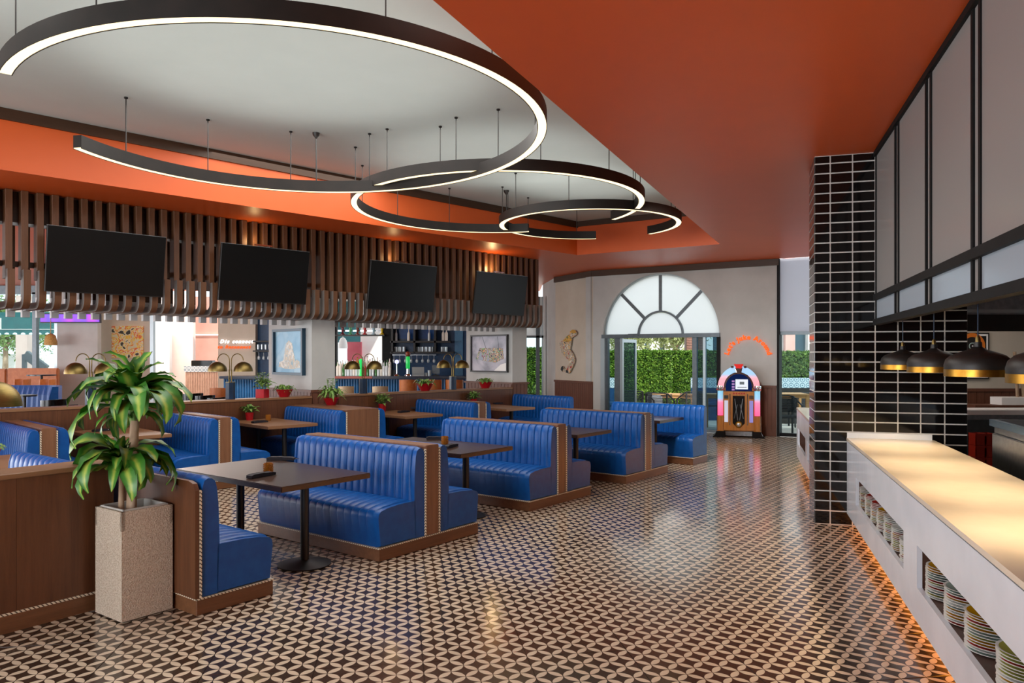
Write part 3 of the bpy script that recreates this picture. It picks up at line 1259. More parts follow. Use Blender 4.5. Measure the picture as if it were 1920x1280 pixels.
TV = [((89, 421), (312, 442), (84.5, 546), 'leftmost of the four black televisions hung on the slat screen'),
      ((416, 454.5), (581, 472.5), (409.5, 562.5), 'second black television from the left on the slat screen'),
      ((696, 487), (820, 500), (687.5, 579), 'third black television from the left on the slat screen'),
      ((895, 508), (990, 517), (884, 587), 'rightmost black television, near the end of the slat screen')]
for k, (tl, tr, bl, lab) in enumerate(TV):
    nt, nb = .56, .44
    ul, ur = u_at(tl[0], nt), u_at(tr[0], nt)
    zt = EYE + (HZ - tl[1]) / FPX * (Q + A0 * ul + N0 * nt).y
    ub = u_at(bl[0], nb)
    zb = EYE + (HZ - bl[1]) / FPX * (Q + A0 * ub + N0 * nb).y
    wd, ht = ur - ul, math.hypot(zt - zb, nt - nb)
    root = thing('television', lab, 'television', inner((ul + ur) / 2, (nt + nb) / 2, (zt + zb) / 2), R_0, 'televisions on the slat screen')
    X = Matrix.Rotation(math.atan2(nt - nb, zt - zb), 4, 'X')
    mb = MB()
    mb.box(-wd / 2, wd / 2, -.0, .04, -ht / 2, ht / 2, X)
    cs = mb.build('case', M['black'], root, smooth=0, bevel=.004, seg=1)
    mb = MB()
    mb.box(-wd / 2 + .008, wd / 2 - .008, -.003, 0, -ht / 2 + .014, ht / 2 - .008, X)
    mb.build('display', M['screen'], root, smooth=0)
    mb = MB()
    mb.box(-wd / 2, wd / 2, .0, .042, ht / 2, ht / 2 + .003, X)
    mb.build('top_edge', M['alu_pale'], cs, smooth=0)
    mb = MB()
    mb.box(-.2, .2, .04, .09, -.2, .2, X)
    mb.box(-.05, .05, .08, .40, -.06, .06)
    mb.build('wall_bracket', M['black'], root, smooth=0)
    if k > 0:
        mb = MB()
        mb.box(-.14, .14, .06, .10, ht / 2 + .03, ht / 2 + .05)
        mb.bar((-.1, .08, ht / 2 - .12), (-.1, .08, ht / 2 + .03), .012).bar((.1, .08, ht / 2 - .12), (.1, .08, ht / 2 + .03), .012)
        mb.build('picture_lamp', M['chrome'], root, smooth=0)
        point_light('tv_lamp', inner((ul + ur) / 2 - .1, .34, zt + .12), 5 if k == 3 else 1.6, (1, .66, .3), .04)

# ------------------------------------------------------------------ black tiled pillar
AK, NK = Vector((.292, .956, 0)), Vector((.956, -.292, 0))
K0 = Vector((3.14, 7.92, 0))
RK = math.atan2(-.292, .956)
pil = struct(thing('tiled_pillar', None, None, K0, RK), 'black glazed tile pillar with white grout at the end of the counter')
mb = MB()
mb.box(.005, 1.405, .005, .64, 0, CEIL - .002)
mb.build('core', M['tile_grout'], pil, smooth=0)
cols = [0, .153, .365, .577, .786, .993, 1.207, 1.41]
RP = .1025
rows = [3.727 - RP * k for k in range(37)]
rows = [CEIL - .002] + [z for z in rows if z > .04] + [0]
G = .0055


def tile_mesh(mb, w, h, xf=None, t=.007, b=.003):
    mb.add([(G, 0, G), (w - G, 0, G), (w - G, 0, h - G), (G, 0, h - G),
            (G + b, -t, G + b), (w - G - b, -t, G + b), (w - G - b, -t, h - G - b), (G + b, -t, h - G - b)],
           [(4, 5, 6, 7), (0, 1, 5, 4), (1, 2, 6, 5), (2, 3, 7, 6), (3, 0, 4, 7)], xf)


cache = {}
for ri in range(len(rows) - 1):
    zt, zb = rows[ri], rows[ri + 1]
    for ci in range(7):
        w, hh = cols[ci + 1] - cols[ci], zt - zb
        key = (round(w, 3), round(hh, 4))
        loc = (cols[ci], .005, zb)
        if key not in cache:
            mb = MB()
            tile_mesh(mb, w, hh)
            cache[key] = mb.build('tile', M['tile'], pil, smooth=0, loc=loc).data
            o = pil.children[-1]
        else:
            o = link('tile', cache[key], pil, loc)
        o.rotation_euler = (random.uniform(-.004, .004), 0, random.uniform(-.003, .003))
mb = MB()
XL = Matrix.Translation((.005, .64, 0)) @ Matrix.Rotation(-PI / 2, 4, 'Z')
for ri in range(len(rows) - 1):
    for c0, c1 in ((0, .212), (.212, .424), (.424, .635)):
        tile_mesh(mb, c1 - c0, rows[ri] - rows[ri + 1], Matrix.Translation((.005, .64 - c0, rows[ri + 1])) @ Matrix.Rotation(-PI / 2, 4, 'Z'))
o = mb.build('side_tiles', M['tile'], pil, smooth=0)
o['kind'] = 'stuff'

# ------------------------------------------------------------------ serving counters
C0 = Vector((3.41, 7.74, 0))
RC = math.atan2(-.956, -.292)


def counter_at(x, y, z=0.0):
    p = C0 - AK * x + NK * y
    p.z = z
    return p


def counter(label, x0, x1, slots, upstand=None, off=0.0):
    root = thing('serving_counter', label, 'counter', C0 + NK * off, RC)
    mb = MB()
    mb.prism([(x0, .125), (x1, .125), (x1, .862), (x0, .862)], 0, .03, [[(a, .335), (b, .335), (b, .592), (a, .592)] for a, b in slots])
    mb.build('front_panel', M['marble'], root, smooth=0)
    mb = MB()
    mb.box(x0, x1, -.004, .80, .872, .90)
    wt = mb.build('worktop', M['counter_top'], root, smooth=0)
    mb = MB()
    mb.box(x0, x1, .004, .795, .862, .872)
    mb.build('shadow_gap', M['alu'], wt, smooth=0)
    for a, b in slots:
        mb = MB()
        mb.box(a - .02, b + .02, .03, .46, .31, .335)
        mb.box(a - .02, b + .02, .03, .46, .592, .61)
        mb.box(a - .02, b + .02, .44, .46, .335, .592)
        mb.box(a - .02, a, .03, .44, .335, .592)
        mb.box(b, b + .02, .03, .44, .335, .592)
        mb.build('plate_niche', M['niche'], root, smooth=0)
    mb = MB()
    mb.box(x0, x1, .77, .79, .0, .862)
    mb.build('back_panel', M['steel'], root, smooth=0)
    mb = MB()
    mb.box(x0, x1, .20, .70, 0, .11)
    kb = mb.build('kick_base', M['niche'], root, smooth=0)
    mb = MB()
    mb.box(x0 + .02, x1, .09, .76, .11, .125)
    mb.build('base_plate', M['niche'], root, smooth=0)
    mb = MB()
    mb.box(x0 + .02, x1, .03, .76, .16, .17)
    mb.build('underside', M['niche'], root, smooth=0)
    mb = MB()
    mb.box(x0 + .05, x1, .188, .199, .05, .10)
    mb.build('led_strip', M['led_orange'], kb, smooth=0)
    if upstand:
        mb = MB()
        mb.box(x0, x0 + .02, 0, .78, .90, .955)
        mb.build('upstand', M['marble'], root, smooth=0)
    return root


counter('long pale marble serving counter with plate niches, in the right foreground', -.09, 6.6, [(.56, 2.83), (3.24, 5.75)], True)
counter('pale marble counter beyond the black tiled pillar', -4.75, -.78, [(-4.5, -2.9), (-2.6, -1.0)], None, -.2)

PL = {}


def plate_mesh(colname):
    mb = MB()
    mb.lathe([(0, .004), (.07, .004), (.078, 0), (.09, .0), (.130, .0085), (.1345, .0115), (.130, .0122), (.122, .0105), (.088, .0065), (0, .0055)], 28,
             mats=[0, 0, 0, 0, 0, 0, 0, 1, 1])
    o = mb.build('plate', [M['plate_white'], M[colname]], smooth=35)
    me = o.data
    bpy.data.objects.remove(o)
    return me


for c in ('white', 'yellow', 'red', 'green', 'grey'):
    PL[c] = plate_mesh('plate_' + c)
stacks = [(.71 + .32 * i, 'far', i, c, n) for i, (c, n) in enumerate((('white', 14), ('red', 13), ('red', 13), ('yellow', 13), ('white', 14), ('white', 13), ('white', 12)))]
stacks += [(x, 'near', i, c, n) for i, (x, c, n) in enumerate(((3.42, 'yellow', 14), (3.85, 'grey', 14), (4.25, 'yellow', 14), (4.74, 'green', 14)))]
for x, nm, i, c, n in stacks:
    others = ['red', 'white', 'green', 'yellow', 'grey']
    for k in range(n):
        top = n - 1 - k
        col = c if top < 3 else random.choice(others)
        p = counter_at(x + random.uniform(-.003, .003), .147 + random.uniform(-.003, .003), .3355 + .0135 * k)
        o = link('plate', PL[col], None, p, random.random() * 6)
        pos = 'top plate' if top == 0 else ('bottom plate' if k == 0 else ORD[top] + ' plate from the top')
        tag(o, '%s in the %s stack from the pillar, %s counter niche' % (pos, ORD[i], nm), 'plate', 'plates stacked in the counter niches')

# ------------------------------------------------------------------ pendants over the counter
for k, v in enumerate((.63, 1.84, 3.0, 4.2)):
    p = counter_at(v, .39, 1.615)
    lab = ('black dome pendant with gold rim nearest the tiled pillar', 'second black dome pendant from the tiled pillar', 'third black dome pendant from the tiled pillar, large in view',
           'black dome pendant cut by the right picture edge')[k]
    root = thing('dome_pendant', lab, 'pendant light', p, 0, 'dome pendants above the serving counter')
    mb = MB()
    mb.lathe([(.186, .042), (.188, .07), (.178, .105), (.15, .132), (.10, .152), (.05, .168), (.024, .185), (.022, .215), (0, .217)], 36)
    mb.lathe([(.184, .044), (.184, .07), (.172, .103), (.146, .128), (.096, .148), (.02, .165), (0, .165)], 36)
    sd_ = mb.build('shade', M['black'], root)
    mb = MB()
    mb.lathe([(.1875, 0), (.1875, .044), (.1835, .044), (.1835, 0), (.1875, 0)], 36)
    mb.build('rim', M['gold'], sd_)
    mb = MB()
    mb.lathe([(0, .215), (.016, .215), (.014, .24), (.006, .255), (0, .255)], 12)
    mb.build('cap', M['brass'], sd_)
    mb = MB()
    mb.tube([(0, 0, .25), (0, 0, CEIL - 1.62)], .004, 6)
    if k == 2:
        for j in range(3):
            mb.ball((.008 * (-1) ** j, 0, .52 + .035 * j), .022, 8, 6)
    mb.build('cord', M['dark_blue_metal'], root)
    mb = MB()
    mb.ball((0, 0, .055), .045, 14, 10)
    mb.build('bulb', M['bulb'], root)
    spot_light('pendant_lamp', (0, 0, .0), (0, 0, 0), 30, (1, .78, .48), 125, .8, .04).parent = root

# ------------------------------------------------------------------ hanging framed screen above the counter
G0 = Vector((3.70, 7.74, 0))
hs = thing('hanging_screen', 'black framed ribbed glass screen hanging from the orange ceiling above the counter', 'glass screen', G0, RC)
xs = [.0, 1.13, 2.33, 3.52, 4.72, 5.92, 7.1]
mb = MB()
mb.box(0, 7.1, -.03, .03, CEIL - .05, CEIL - .002)
mb.build('top_rail', M['alu_dark'], hs, smooth=0)
mb = MB()
mb.box(0, 7.1, -.035, .035, 2.30, 2.36)
mb.build('middle_rail', M['alu_dark'], hs, smooth=0)
mb = MB()
mb.box(0, 7.1, -.035, .035, 2.05, 2.11)
mb.build('bottom_rail', M['alu_dark'], hs, smooth=0)
for i, x in enumerate(xs):
    for s in ((-1, 1) if 0 < i < 6 else ((1,) if i == 0 else (-1,))):
        xc = x + s * .075 if 0 < i < 6 else x + s * .02
        mb = MB()
        mb.box(xc - .02, xc + .02, -.014, .014, 2.36, CEIL - .05)
        mb.build('stile', M['alu_dark'], hs, smooth=0)
        mb = MB()
        mb.box(xc - .02, xc + .02, -.014, .014, 2.11, 2.30)
        mb.build('stile', M['alu_dark'], hs, smooth=0)
    if 0 < i < 6:
        mb = MB()
        mb.box(x - .055, x + .055, .0, .006, 2.11, CEIL - .05)
        mb.build('infill_pane', M['frost'], hs, smooth=0)
for i in range(6):
    a, b = xs[i] + (.095 if i else .04), xs[i + 1] - (.095 if i < 5 else .04)
    mb = MB()
    mb.box(a, b, -.004, .004, 2.36, CEIL - .05)
    mb.build('pane', M['frost'], hs, smooth=0)
    mb = MB()
    mb.box(a, b, -.004, .004, 2.11, 2.30)
    mb.build('lower_pane', M['frost_blue'], hs, smooth=0)

# ------------------------------------------------------------------ open kitchen behind the counter
mb = MB()
kx, ky = 4.4, 13.2
mb.box(6.3, 10, ky, ky + .2, 0, CEIL)
struct(mb.build('wall_kitchen', M['plaster_pale'], smooth=0), 'cream kitchen back wall with brown wainscot')
mb = MB()
mb.box(6.3, 10, ky - .04, ky, 0, 1.16)
boards(mb, 6.3, 10, .1, 1.12, .14, ky - .06, .02)
mb.box(6.3, 10, ky - .08, ky, 1.12, 1.17)
struct(mb.build('baseboard_kitchen', M['wainscot'], smooth=0))
mb = MB()
mb.box(9.8, 10, -2.6, ky, 0, CEIL)
struct(mb.build('wall_right', M['plaster'], smooth=0))

# vinyl record poster
pc = deep_at(1824, 667, ky - .05)
ps = thing('poster', 'framed poster of a black record on orange, behind the third pendant', 'picture', (pc.x, ky - .012, pc.z))
mb = MB()
mb.box(-.29, .29, -.03, 0, -.40, .40)
mb.build('frame', M['black'], ps, smooth=0)
mb = MB()
mb.box(-.265, .265, -.034, -.03, -.375, .375)
mb.build('mount', M['wall_white'], ps, smooth=0)
mb = MB()
mb.box(-.235, .235, -.037, -.034, -.345, .345)
pr_ = mb.build('print', M['tile'], ps, smooth=0)
RX = Matrix.Rotation(PI / 2, 4, 'X')
for r, y, mm in ((.225, .038, pbr('record_orange', '#d8741f', .5)), (.155, .040, M['black']), (.06, .042, M['plate_grey']), (.045, .044, M['black']), (.012, .046, M['wall_white'])):
    mb = MB()
    mb.lathe([(0, y), (r, y), (r, y - .003), (0, y - .003)], 32, (-.01, .17, 0), xf=RX)
    mb.build('record_ring', mm, pr_, smooth=0)

# white pass shelf
mb = MB()
mb.box(5.3, 9.5, 9.9, 10.4, .97, 1.03)
sh = mb.build('pass_shelf', M['wall_white'], smooth=0, bevel=.004)
tag(sh, 'white pass shelf across the open kitchen behind the counter', 'shelf')
mb = MB()
mb.box(5.35, 9.5, 9.98, 10.36, .90, .97)
mb.build('under_rail', M['steel'], sh, smooth=0)
mb = MB()
mb.box(5.35, 9.5, 10.3, 10.36, 0, .90)
mb.build('panel', M['alu'], sh, smooth=0)
# stainless cabinet
sc = thing('steel_cabinet', 'stainless steel kitchen cabinet with bright blue edge behind the counter', 'cabinet', (4.28, 6.75, 0), RC + PI)
sc.location = counter_at(1.82, 1.05)
sc.rotation_euler = (0, 0, RC)
mb = MB()
mb.box(-.9, 3.2, .0, .8, .08, 1.14)
mb.build('body', M['steel'], sc, smooth=0)
for i in range(4):
    mb = MB()
    mb.box(-.9 + i * 1.02 + .01, -.9 + (i + 1) * 1.02 - .01, -.02, 0, .12, 1.08)
    mb.build('door', M['steel'], sc, smooth=0, bevel=.006)
mb = MB()
mb.box(-.93, 3.22, -.03, .83, 1.14, 1.195)
er_ = mb.build('edge_rim', M['steel_blue'], sc, smooth=0)
mb = MB()
mb.box(-.88, 3.17, .02, .78, 1.15, 1.197)
mb.build('top_tray', M['napkin'], er_, smooth=0)
mb = MB()
for x in (-.8, 3.1):
    for y in (.08, .72):
        mb.lathe([(.03, 0), (.03, .08)], 10, (x, y, 0))
mb.build('feet', M['black'], sc)
# red crates
for k in range(5):
    for j in range(2):
        pcx = deep_at(1833 + j * 19, 700, 9.6)
        cr = thing('crate', 'red plastic crate, %s from the top of the %s stack under the pass shelf' % (ORD[4 - k], 'left' if j == 0 else 'right'), 'crate', (pcx.x, 9.62, .02 + .15 * k), 0, 'red crates under the pass shelf')
        mb = MB()
        w, d, hh = .118, .16, .145
        mb.box(-w / 2, w / 2, -d / 2, d / 2, 0, .01)
        mb.box(-w / 2, w / 2, -d / 2, -d / 2 + .008, .01, hh).box(-w / 2, w / 2, d / 2 - .008, d / 2, .01, hh)
        mb.box(-w / 2, -w / 2 + .008, -d / 2, d / 2, .01, hh).box(w / 2 - .008, w / 2, -d / 2, d / 2, .01, hh)
        mb.build('tub', pbr('red_plastic', '#b02a18', .4) if 'redp' not in M else M['redp'], cr, smooth=0)
        mb = MB()
        mb.box(-w / 2 - .004, w / 2 + .004, -d / 2 - .004, -d / 2, hh - .03, hh - .003)
        mb.build('rim', M.setdefault('redp', pbr('red_plastic', '#b02a18', .4)), cr, smooth=0)
mb = MB()
pp = deep_at(1842, 700, 9.62)
mb.box(pp.x - .16, pp.x + .5, 9.5, 9.75, 0, .02)
tag(mb.build('floor_board', M['steel'], smooth=0), 'steel floor board under the red crates', 'board')
# exhaust hood
hd = thing('exhaust_hood', 'long grey steel exhaust hood high in the open kitchen', 'hood', (4.9, 8.9, 2.15))
mb = MB()
mb.prism([(0, 0), (4.6, 0), (4.6, .62), (0, .62)], .2, 1.5)
mb.build('canopy', M['steel'], hd, smooth=0)
mb = MB()
mb.box(0, 4.6, .17, .2, .10, .14).box(0, 4.6, .17, .2, .42, .45)
mb.build('seam', M['alu_pale'], hd, smooth=0)
mb = MB()
mb.box(0, 4.6, .18, .2, -.12, .08)
mb.build('filter_band', M['black'], hd, smooth=0)
mb = MB()
mb.box(1.5, 2.5, .5, 1.3, .62, CEIL - 2.152)
mb.build('duct', M['steel'], hd, smooth=0)
# cane plant in white trough behind the counter
pcx = deep_at(1908, 765, 12.3)
tr = thing('potted_cane', 'bare cane plant with a few leaves in the kitchen behind the pendants', 'plant', (pcx.x, 12.3, .95))
mb = MB()
mb.box(-.35, .5, -.15, .15, 0, .12)
mb.build('trough', M['wall_white'], tr, smooth=0)
for dx, hh in ((0, .75), (.1, .4)):
    mb = MB()
    mb.tube([(dx, 0, .1), (dx - .02, 0, .1 + hh * .6), (dx - .05, 0, .1 + hh)], .025, 8)
    mb.build('cane', M['trunk'], tr)
mb = MB()
for k in range(14):
    a = k * 2.4
    z = .45 + .05 * (k % 4)
    mb.add([(0, 0, z), (.1 * math.cos(a), .1 * math.sin(a), z + .07), (.22 * math.cos(a), .22 * math.sin(a), z - .02), (.1 * math.cos(a + .3), .1 * math.sin(a + .3), z + .04)], [(0, 1, 2, 3)])
tag(mb.build('leaves', M['leaf_small'], tr, smooth=0), kind='stuff')
mb = MB()
mb.box(pcx.x - .8, 9.0, 12.1, 12.5, 0, .95)
tag(mb.build('side_cabinet', M['wainscot'], smooth=0), 'brown cabinet carrying the white plant trough in the kitchen', 'cabinet')
# ------------------------------------------------------------------ tall plant in the stone planter
PLc = Vector((-2.575, 5.20, 0))
R_P = PI / 2 - math.radians(36)
pt = thing('stone_planter', 'tall square rough stone planter in the left foreground', 'planter', PLc, R_P)
mb = MB()
w = .175
mb.box(-w, w, -w, w, .01, .60)
mb.box(-w, w, -w, -w + .022, .60, .725).box(-w, w, w - .022, w, .60, .725).box(-w, -w + .022, -w, w, .60, .725).box(w - .022, w, -w, w, .60, .725)
bd_ = mb.build('body', M['concrete'], pt, smooth=0)
mb = MB()
wi = w - .022
for a in ((-wi, wi, -wi, -wi + .012), (-wi, wi, wi - .012, wi), (-wi, -wi + .012, -wi, wi), (wi - .012, wi, -wi, wi)):
    mb.box(a[0], a[1], a[2], a[3], .62, .735)
mb.build('liner', M['concrete_rim'], bd_, smooth=0)
mb = MB()
mb.box(-wi, wi, -wi, wi, .60, .665)
mb.build('earth', M['soil'], pt, smooth=0)
mb = MB()
mb.box(-.15, .15, -.15, .15, 0, .01)
mb.build('foot', M['black'], pt, smooth=0)


def leaf_material():
    m = pbr('striped_leaf', '#2f6a1c', .38, spec=.5)
    g = N(m)
    uv = g.new('ShaderNodeUVMap')
    sx = g.new('ShaderNodeSeparateXYZ')
    g.link(uv.outputs[0], sx.inputs[0])
    d = g.math('ABSOLUTE', g.math('SUBTRACT', sx.outputs[0], .5))
    nz = g.noise(g.coords('Object', (3, 3, 3)), 4, 3)
    d2 = g.math('ADD', d, g.math('MULTIPLY', g.math('SUBTRACT', nz, .5), .22))
    st = g.ramp(d2, [(.02, '#9aaa44'), (.12, '#78993a'), (.22, '#3f7a26'), (.5, '#2b611b')])
    g.link(st, g.b.inputs['Base Color'])
    g.b.inputs['Subsurface Weight'].default_value = .0
    return m


M['leaf'] = leaf_material()


def leaf_mesh(L, wd, e0, droop, curl, seed):
    """arching strap leaf starting at the origin, growing along +x, drooping; folded along its midrib"""
    rnd = random.Random(seed)
    n = 9
    x, z, e = 0.0, 0.0, e0
    vs, uvs, fs = [], [], []
    side = rnd.uniform(-.25, .25)
    yaw = 0
    y = 0
    for i in range(n + 1):
        t = i / n
        ww = wd * (math.sin(PI * min(1, (t * .92 + .06)) ** .8) ** .8) * .5 + .004
        if i == n:
            ww = .002
        roll = curl * t
        fold = .35
        for s, k in ((-1, 0), (0, .5), (1, 1)):
            oy = s * ww * math.cos(roll * .6)
            oz = (abs(s) * ww * fold) + s * ww * math.sin(roll * .6)
            oz += .006 * math.sin(9 * t * PI + s) * abs(s)
            vs.append((x - oz * math.sin(e), y + oy, z + oz * math.cos(e)))
            uvs.append((k, t))
        st = L / n
        x += st * math.cos(e) * math.cos(yaw)
        y += st * math.cos(e) * math.sin(yaw)
        z += st * math.sin(e)
        e -= droop / n * (.5 + 1.2 * t)
        yaw += side / n
    for i in range(n):
        for k in range(2):
            a = i * 3 + k
            fs.append((a, a + 1, a + 4, a + 3))
    me = bpy.data.meshes.new('leaf')
    me.from_pydata(vs, [], fs)
    uvl = me.uv_layers.new(name='UVMap')
    for lp in me.loops:
        uvl.data[lp.index].uv = uvs[lp.vertex_index]
    me.materials.append(M['leaf'])
    me.shade_smooth()
    return me


LV = [leaf_mesh(.40 + .03 * (i % 4), .092 + .008 * (i % 3), .95 - .22 * (i % 4), 2.1 + .28 * (i % 5), (-.9, .5, 1.0, -.4)[i % 4], i) for i in range(12)]
UPL = [leaf_mesh(.24 + .02 * i, .085, 1.25, .9 + .3 * i, .4, 40 + i) for i in range(4)]
dr = thing('dragon_plant', 'tall leafy cane plant with yellow striped drooping leaves, in the stone planter', 'plant', PLc + Vector((0, 0, .665)), 0)
mb = MB()
mb.tube([(.0, -.04, -.03), (.004, -.04, .25), (.012, -.035, .46), (.018, -.03, .64)], [.034, .03, .029, .028], 12)
mb.build('cane', M['trunk'], dr)
mb = MB()
mb.tube([(-.065, -.05, -.03), (-.063, -.05, .10), (-.06, -.05, .27)], [.021, .019, .018], 10)
mb.build('cane', M['trunk'], dr)
mb = MB()
mb.tube([(-.06, -.05, .26), (-.075, -.05, .32), (-.07, -.05, .40)], [.014, .02, .012], 8)
mb.build('shoot', M['leaf_small'], dr)
mb = MB()
mb.tube([(.015, -.03, .58), (.0, -.03, .70), (-.02, -.03, .80)], [.02, .03, .012], 8)
mb.build('shoot', M['leaf_small'], dr)
rnd = random.Random(3)


def leaves(c, n, meshes, z0, dz, s0, s1, tilt=.15, az0=0.0):
    for i in range(n):
        az = az0 + i * 2.39996 + rnd.uniform(-.25, .25)
        me = meshes[rnd.randrange(len(meshes))]
        o = link('leaf', me, dr, (c[0], c[1], z0 + dz * rnd.random()))
        o.rotation_euler = (rnd.uniform(-.2, .2), rnd.uniform(-tilt, tilt), az)
        s = rnd.uniform(s0, s1)
        o.scale = (s, s, s)


leaves((-.005, -.03), 36, LV, .70, .13, .85, 1.2)
leaves((-.005, -.03), 13, UPL, .76, .08, 1.1, 1.5, .4)
leaves((-.005, -.03), 12, LV, .64, .06, .55, .8, .1, 1.1)
leaves((-.07, -.05), 32, LV, .30, .12, .75, 1.1)
leaves((-.07, -.05), 8, UPL, .34, .05, .7, .9, .3)

# ------------------------------------------------------------------ small red potted plants


def foliage(mb, n, r, h, L, wd, rnd, droop=.0):
    for i in range(n):
        a = i * 2.4 + rnd.uniform(-.3, .3)
        k = rnd.random()
        el = rnd.uniform(.2, 1.3)
        bx, by, bz = r * k * math.cos(a), r * k * math.sin(a), h * rnd.uniform(.0, .55)
        ll = L * rnd.uniform(.6, 1.1)
        d = Vector((math.cos(a) * math.cos(el), math.sin(a) * math.cos(el), math.sin(el)))
        s = Vector((-math.sin(a), math.cos(a), 0)) * wd * .5
        p0 = Vector((bx, by, bz))
        p1 = p0 + d * ll * .55
        p2 = p0 + d * ll + Vector((0, 0, -ll * (.35 + droop)))
        mb.add([p0, p1 - s, p1 + s + Vector((0, 0, wd * .2)), p2], [(0, 1, 2), (1, 3, 2)])


def potted(label, p, z, kind, s=1.0, tall=0.0, group='red potted plants around the partition'):
    root = thing('potted_plant', label, 'potted plant', (p.x, p.y, z), random.random() * 3, group)
    root.scale = (s, s, s)
    rnd = random.Random(label)
    mb = MB()
    if kind == 'bowl':
        mb.lathe([(0, 0), (.075, 0), (.08, .006), (.135, .115), (.142, .12), (.135, .124), (.125, .112), (0, .105)], 24)
        top, r = .11, .12
    elif kind == 'square':
        mb.box(-.075, .075, -.075, .075, 0, .14)
        top, r = .14, .07
    else:
        mb.lathe([(0, 0), (.05, 0), (.066, .115), (.068, .12), (.06, .12), (.058, .105), (0, .10)], 20)
        top, r = .105, .05
    po_ = mb.build('pot', M['pot_red'], root, bevel=0)
    mb = MB()
    mb.lathe([(0, top + .008), (r * .85, top)], 14)
    mb.build('earth', M['soil'], po_)
    mb = MB()
    foliage(mb, 70 if kind == 'bowl' else 46, r * 1.05, .05 + tall * .5, .13 + tall * .4, .04, rnd, .25 if kind == 'bowl' else 0)
    if tall:
        for i in range(5):
            a = i * 1.3
            mb.tube([(.03 * math.cos(a), .03 * math.sin(a), 0), (.06 * math.cos(a), .06 * math.sin(a), tall * .6), (.09 * math.cos(a), .09 * math.sin(a), tall)], .004, 4)
            for j in range(9):
                z0 = tall * (.25 + .09 * j)
                b = a + j * 1.9
                p0 = Vector((.08 * math.cos(a) * z0 / tall, .08 * math.sin(a) * z0 / tall, z0))
                d = Vector((math.cos(b), math.sin(b), .25)) * .09
                sv = Vector((-math.sin(b), math.cos(b), 0)) * .02
                mb.add([p0, p0 + d * .5 - sv, p0 + d * .5 + sv, p0 + d], [(0, 1, 2), (1, 3, 2)])
    for q in mb.v:
        q.z += top
    tag(mb.build('foliage', M['leaf_small'], root, smooth=0), kind='stuff')
    return root


PTZ = 1.061
potted('square red pot with a bushy plant on the partition, left of the red bowl', inner(u_at(492, -.13), -.13), PTZ, 'square', 1.0, .26)
potted('red bowl of small leaves on the partition in front of the blue painting pillar', inner(u_at(533, -.12), -.12), PTZ, 'bowl', 1.0)
potted('red bowl with a tall trailing plant on the wide wooden booth divider', floor_at(621, 759, .932), .932, 'bowl', .95, .34)
potted('red bowl of trailing leaves on the partition in front of the bar stools', inner(u_at(797, -.10), -.10), PTZ, 'bowl', 1.15)
potted('dark red bowl of leaves on the partition below the crowded figures painting', inner(u_at(910, -.13), -.13), PTZ, 'bowl', 1.05)
potted('small round red pot on the tan table left of the wide divider', inner(u_at(468, .15), .15), .741, 'round', 1.0, .1)
potted('small round red pot with spiky leaves on the tan table right of the wide divider', inner(u_at(717, .15), .15), .741, 'round', 1.15, .16)
potted('small red pot with spiky leaves on the farthest inner table by the partition', inner(u_at(888, .15), .15), .741, 'round', 1.1, .12)
potted('small leafy plant peeping over the blue bench at the left edge', Vector((-5.05, 7.35, 0)), .741, 'bowl', .8)
table('table between the two blue benches at the left edge, mostly hidden', Vector((-4.85, 7.2, 0)), R_0, 1.1, .7, 'tabletop_tan')

# ------------------------------------------------------------------ brass lamps with two domes


def dome_lamp(label, p, z, rz, s=1.0, drop=0.0):
    root = thing('dome_lamp', label, 'lamp', (p.x, p.y, z), rz, 'brass two-dome lamps on the partition')
    root.scale = (s, s, s)
    mb = MB()
    mb.lathe([(0, 0), (.075, 0), (.075, .26), (0, .26)], 8)
    mb.build('base', M['dark_blue_metal'], root, smooth=30)
    mb = MB()
    mb.lathe([(0, .26), (.075, .26), (.075, .268), (0, .268)], 8)
    for y in (-.018, .018):
        mb.tube([(y, 0, .268), (y, 0, .46)], .009, 8)
    mb.build('stem', M['brass'], root)
    for sx in (-1, 1):
        pts = [(sx * .012, 0, .44)]
        for i in range(13):
            t = PI * i / 12
            pts.append((sx * (.105 - .09 * math.cos(t)), 0, .60 + .105 * math.sin(t)))
        mb = MB()
        mb.tube(pts, .007, 8)
        mb.build('arm', M['brass'], root)
        c = (sx * .195, 0, .43)
        mb = MB()
        prof = [(.145 * math.cos(PI / 2 * i / 9), .155 * math.sin(PI / 2 * i / 9)) for i in range(10)]
        prof[-1] = (0, .155)
        mb.lathe(prof, 28, c)
        mb.lathe([(r * .965, zz * .965) for r, zz in prof], 28, c)
        mb.lathe([(.145, 0), (.14, 0)], 28, c)
        ds_ = mb.build('dome_shade', M['brass'], root)
        mb = MB()
        mb.ball((c[0], 0, c[2] + .05), .03, 10, 8)
        mb.build('bulb', M['plate_white'], ds_)
    return root


RL_ = PI / 2 - math.radians(44)
dome_lamp('brass two-dome lamp on the partition behind the tall plant', inner(u_at(170, -.12), -.12), PTZ, math.radians(5))
dome_lamp('brass two-dome lamp on the partition below the neon sign', inner(u_at(432, -.12), -.12), PTZ, math.radians(5))
dome_lamp('brass two-dome lamp on the partition in front of the bar bottles', inner(u_at(681, -.12), -.12), PTZ, math.radians(5))
dome_lamp('brass two-dome lamp on the partition left of the crowded figures painting', inner(u_at(849, -.12), -.12), PTZ, math.radians(-18))
dome_lamp('large brass lamp dome cut by the left picture edge', deep_at(-68, 700, 4.72), 1.001, 0)

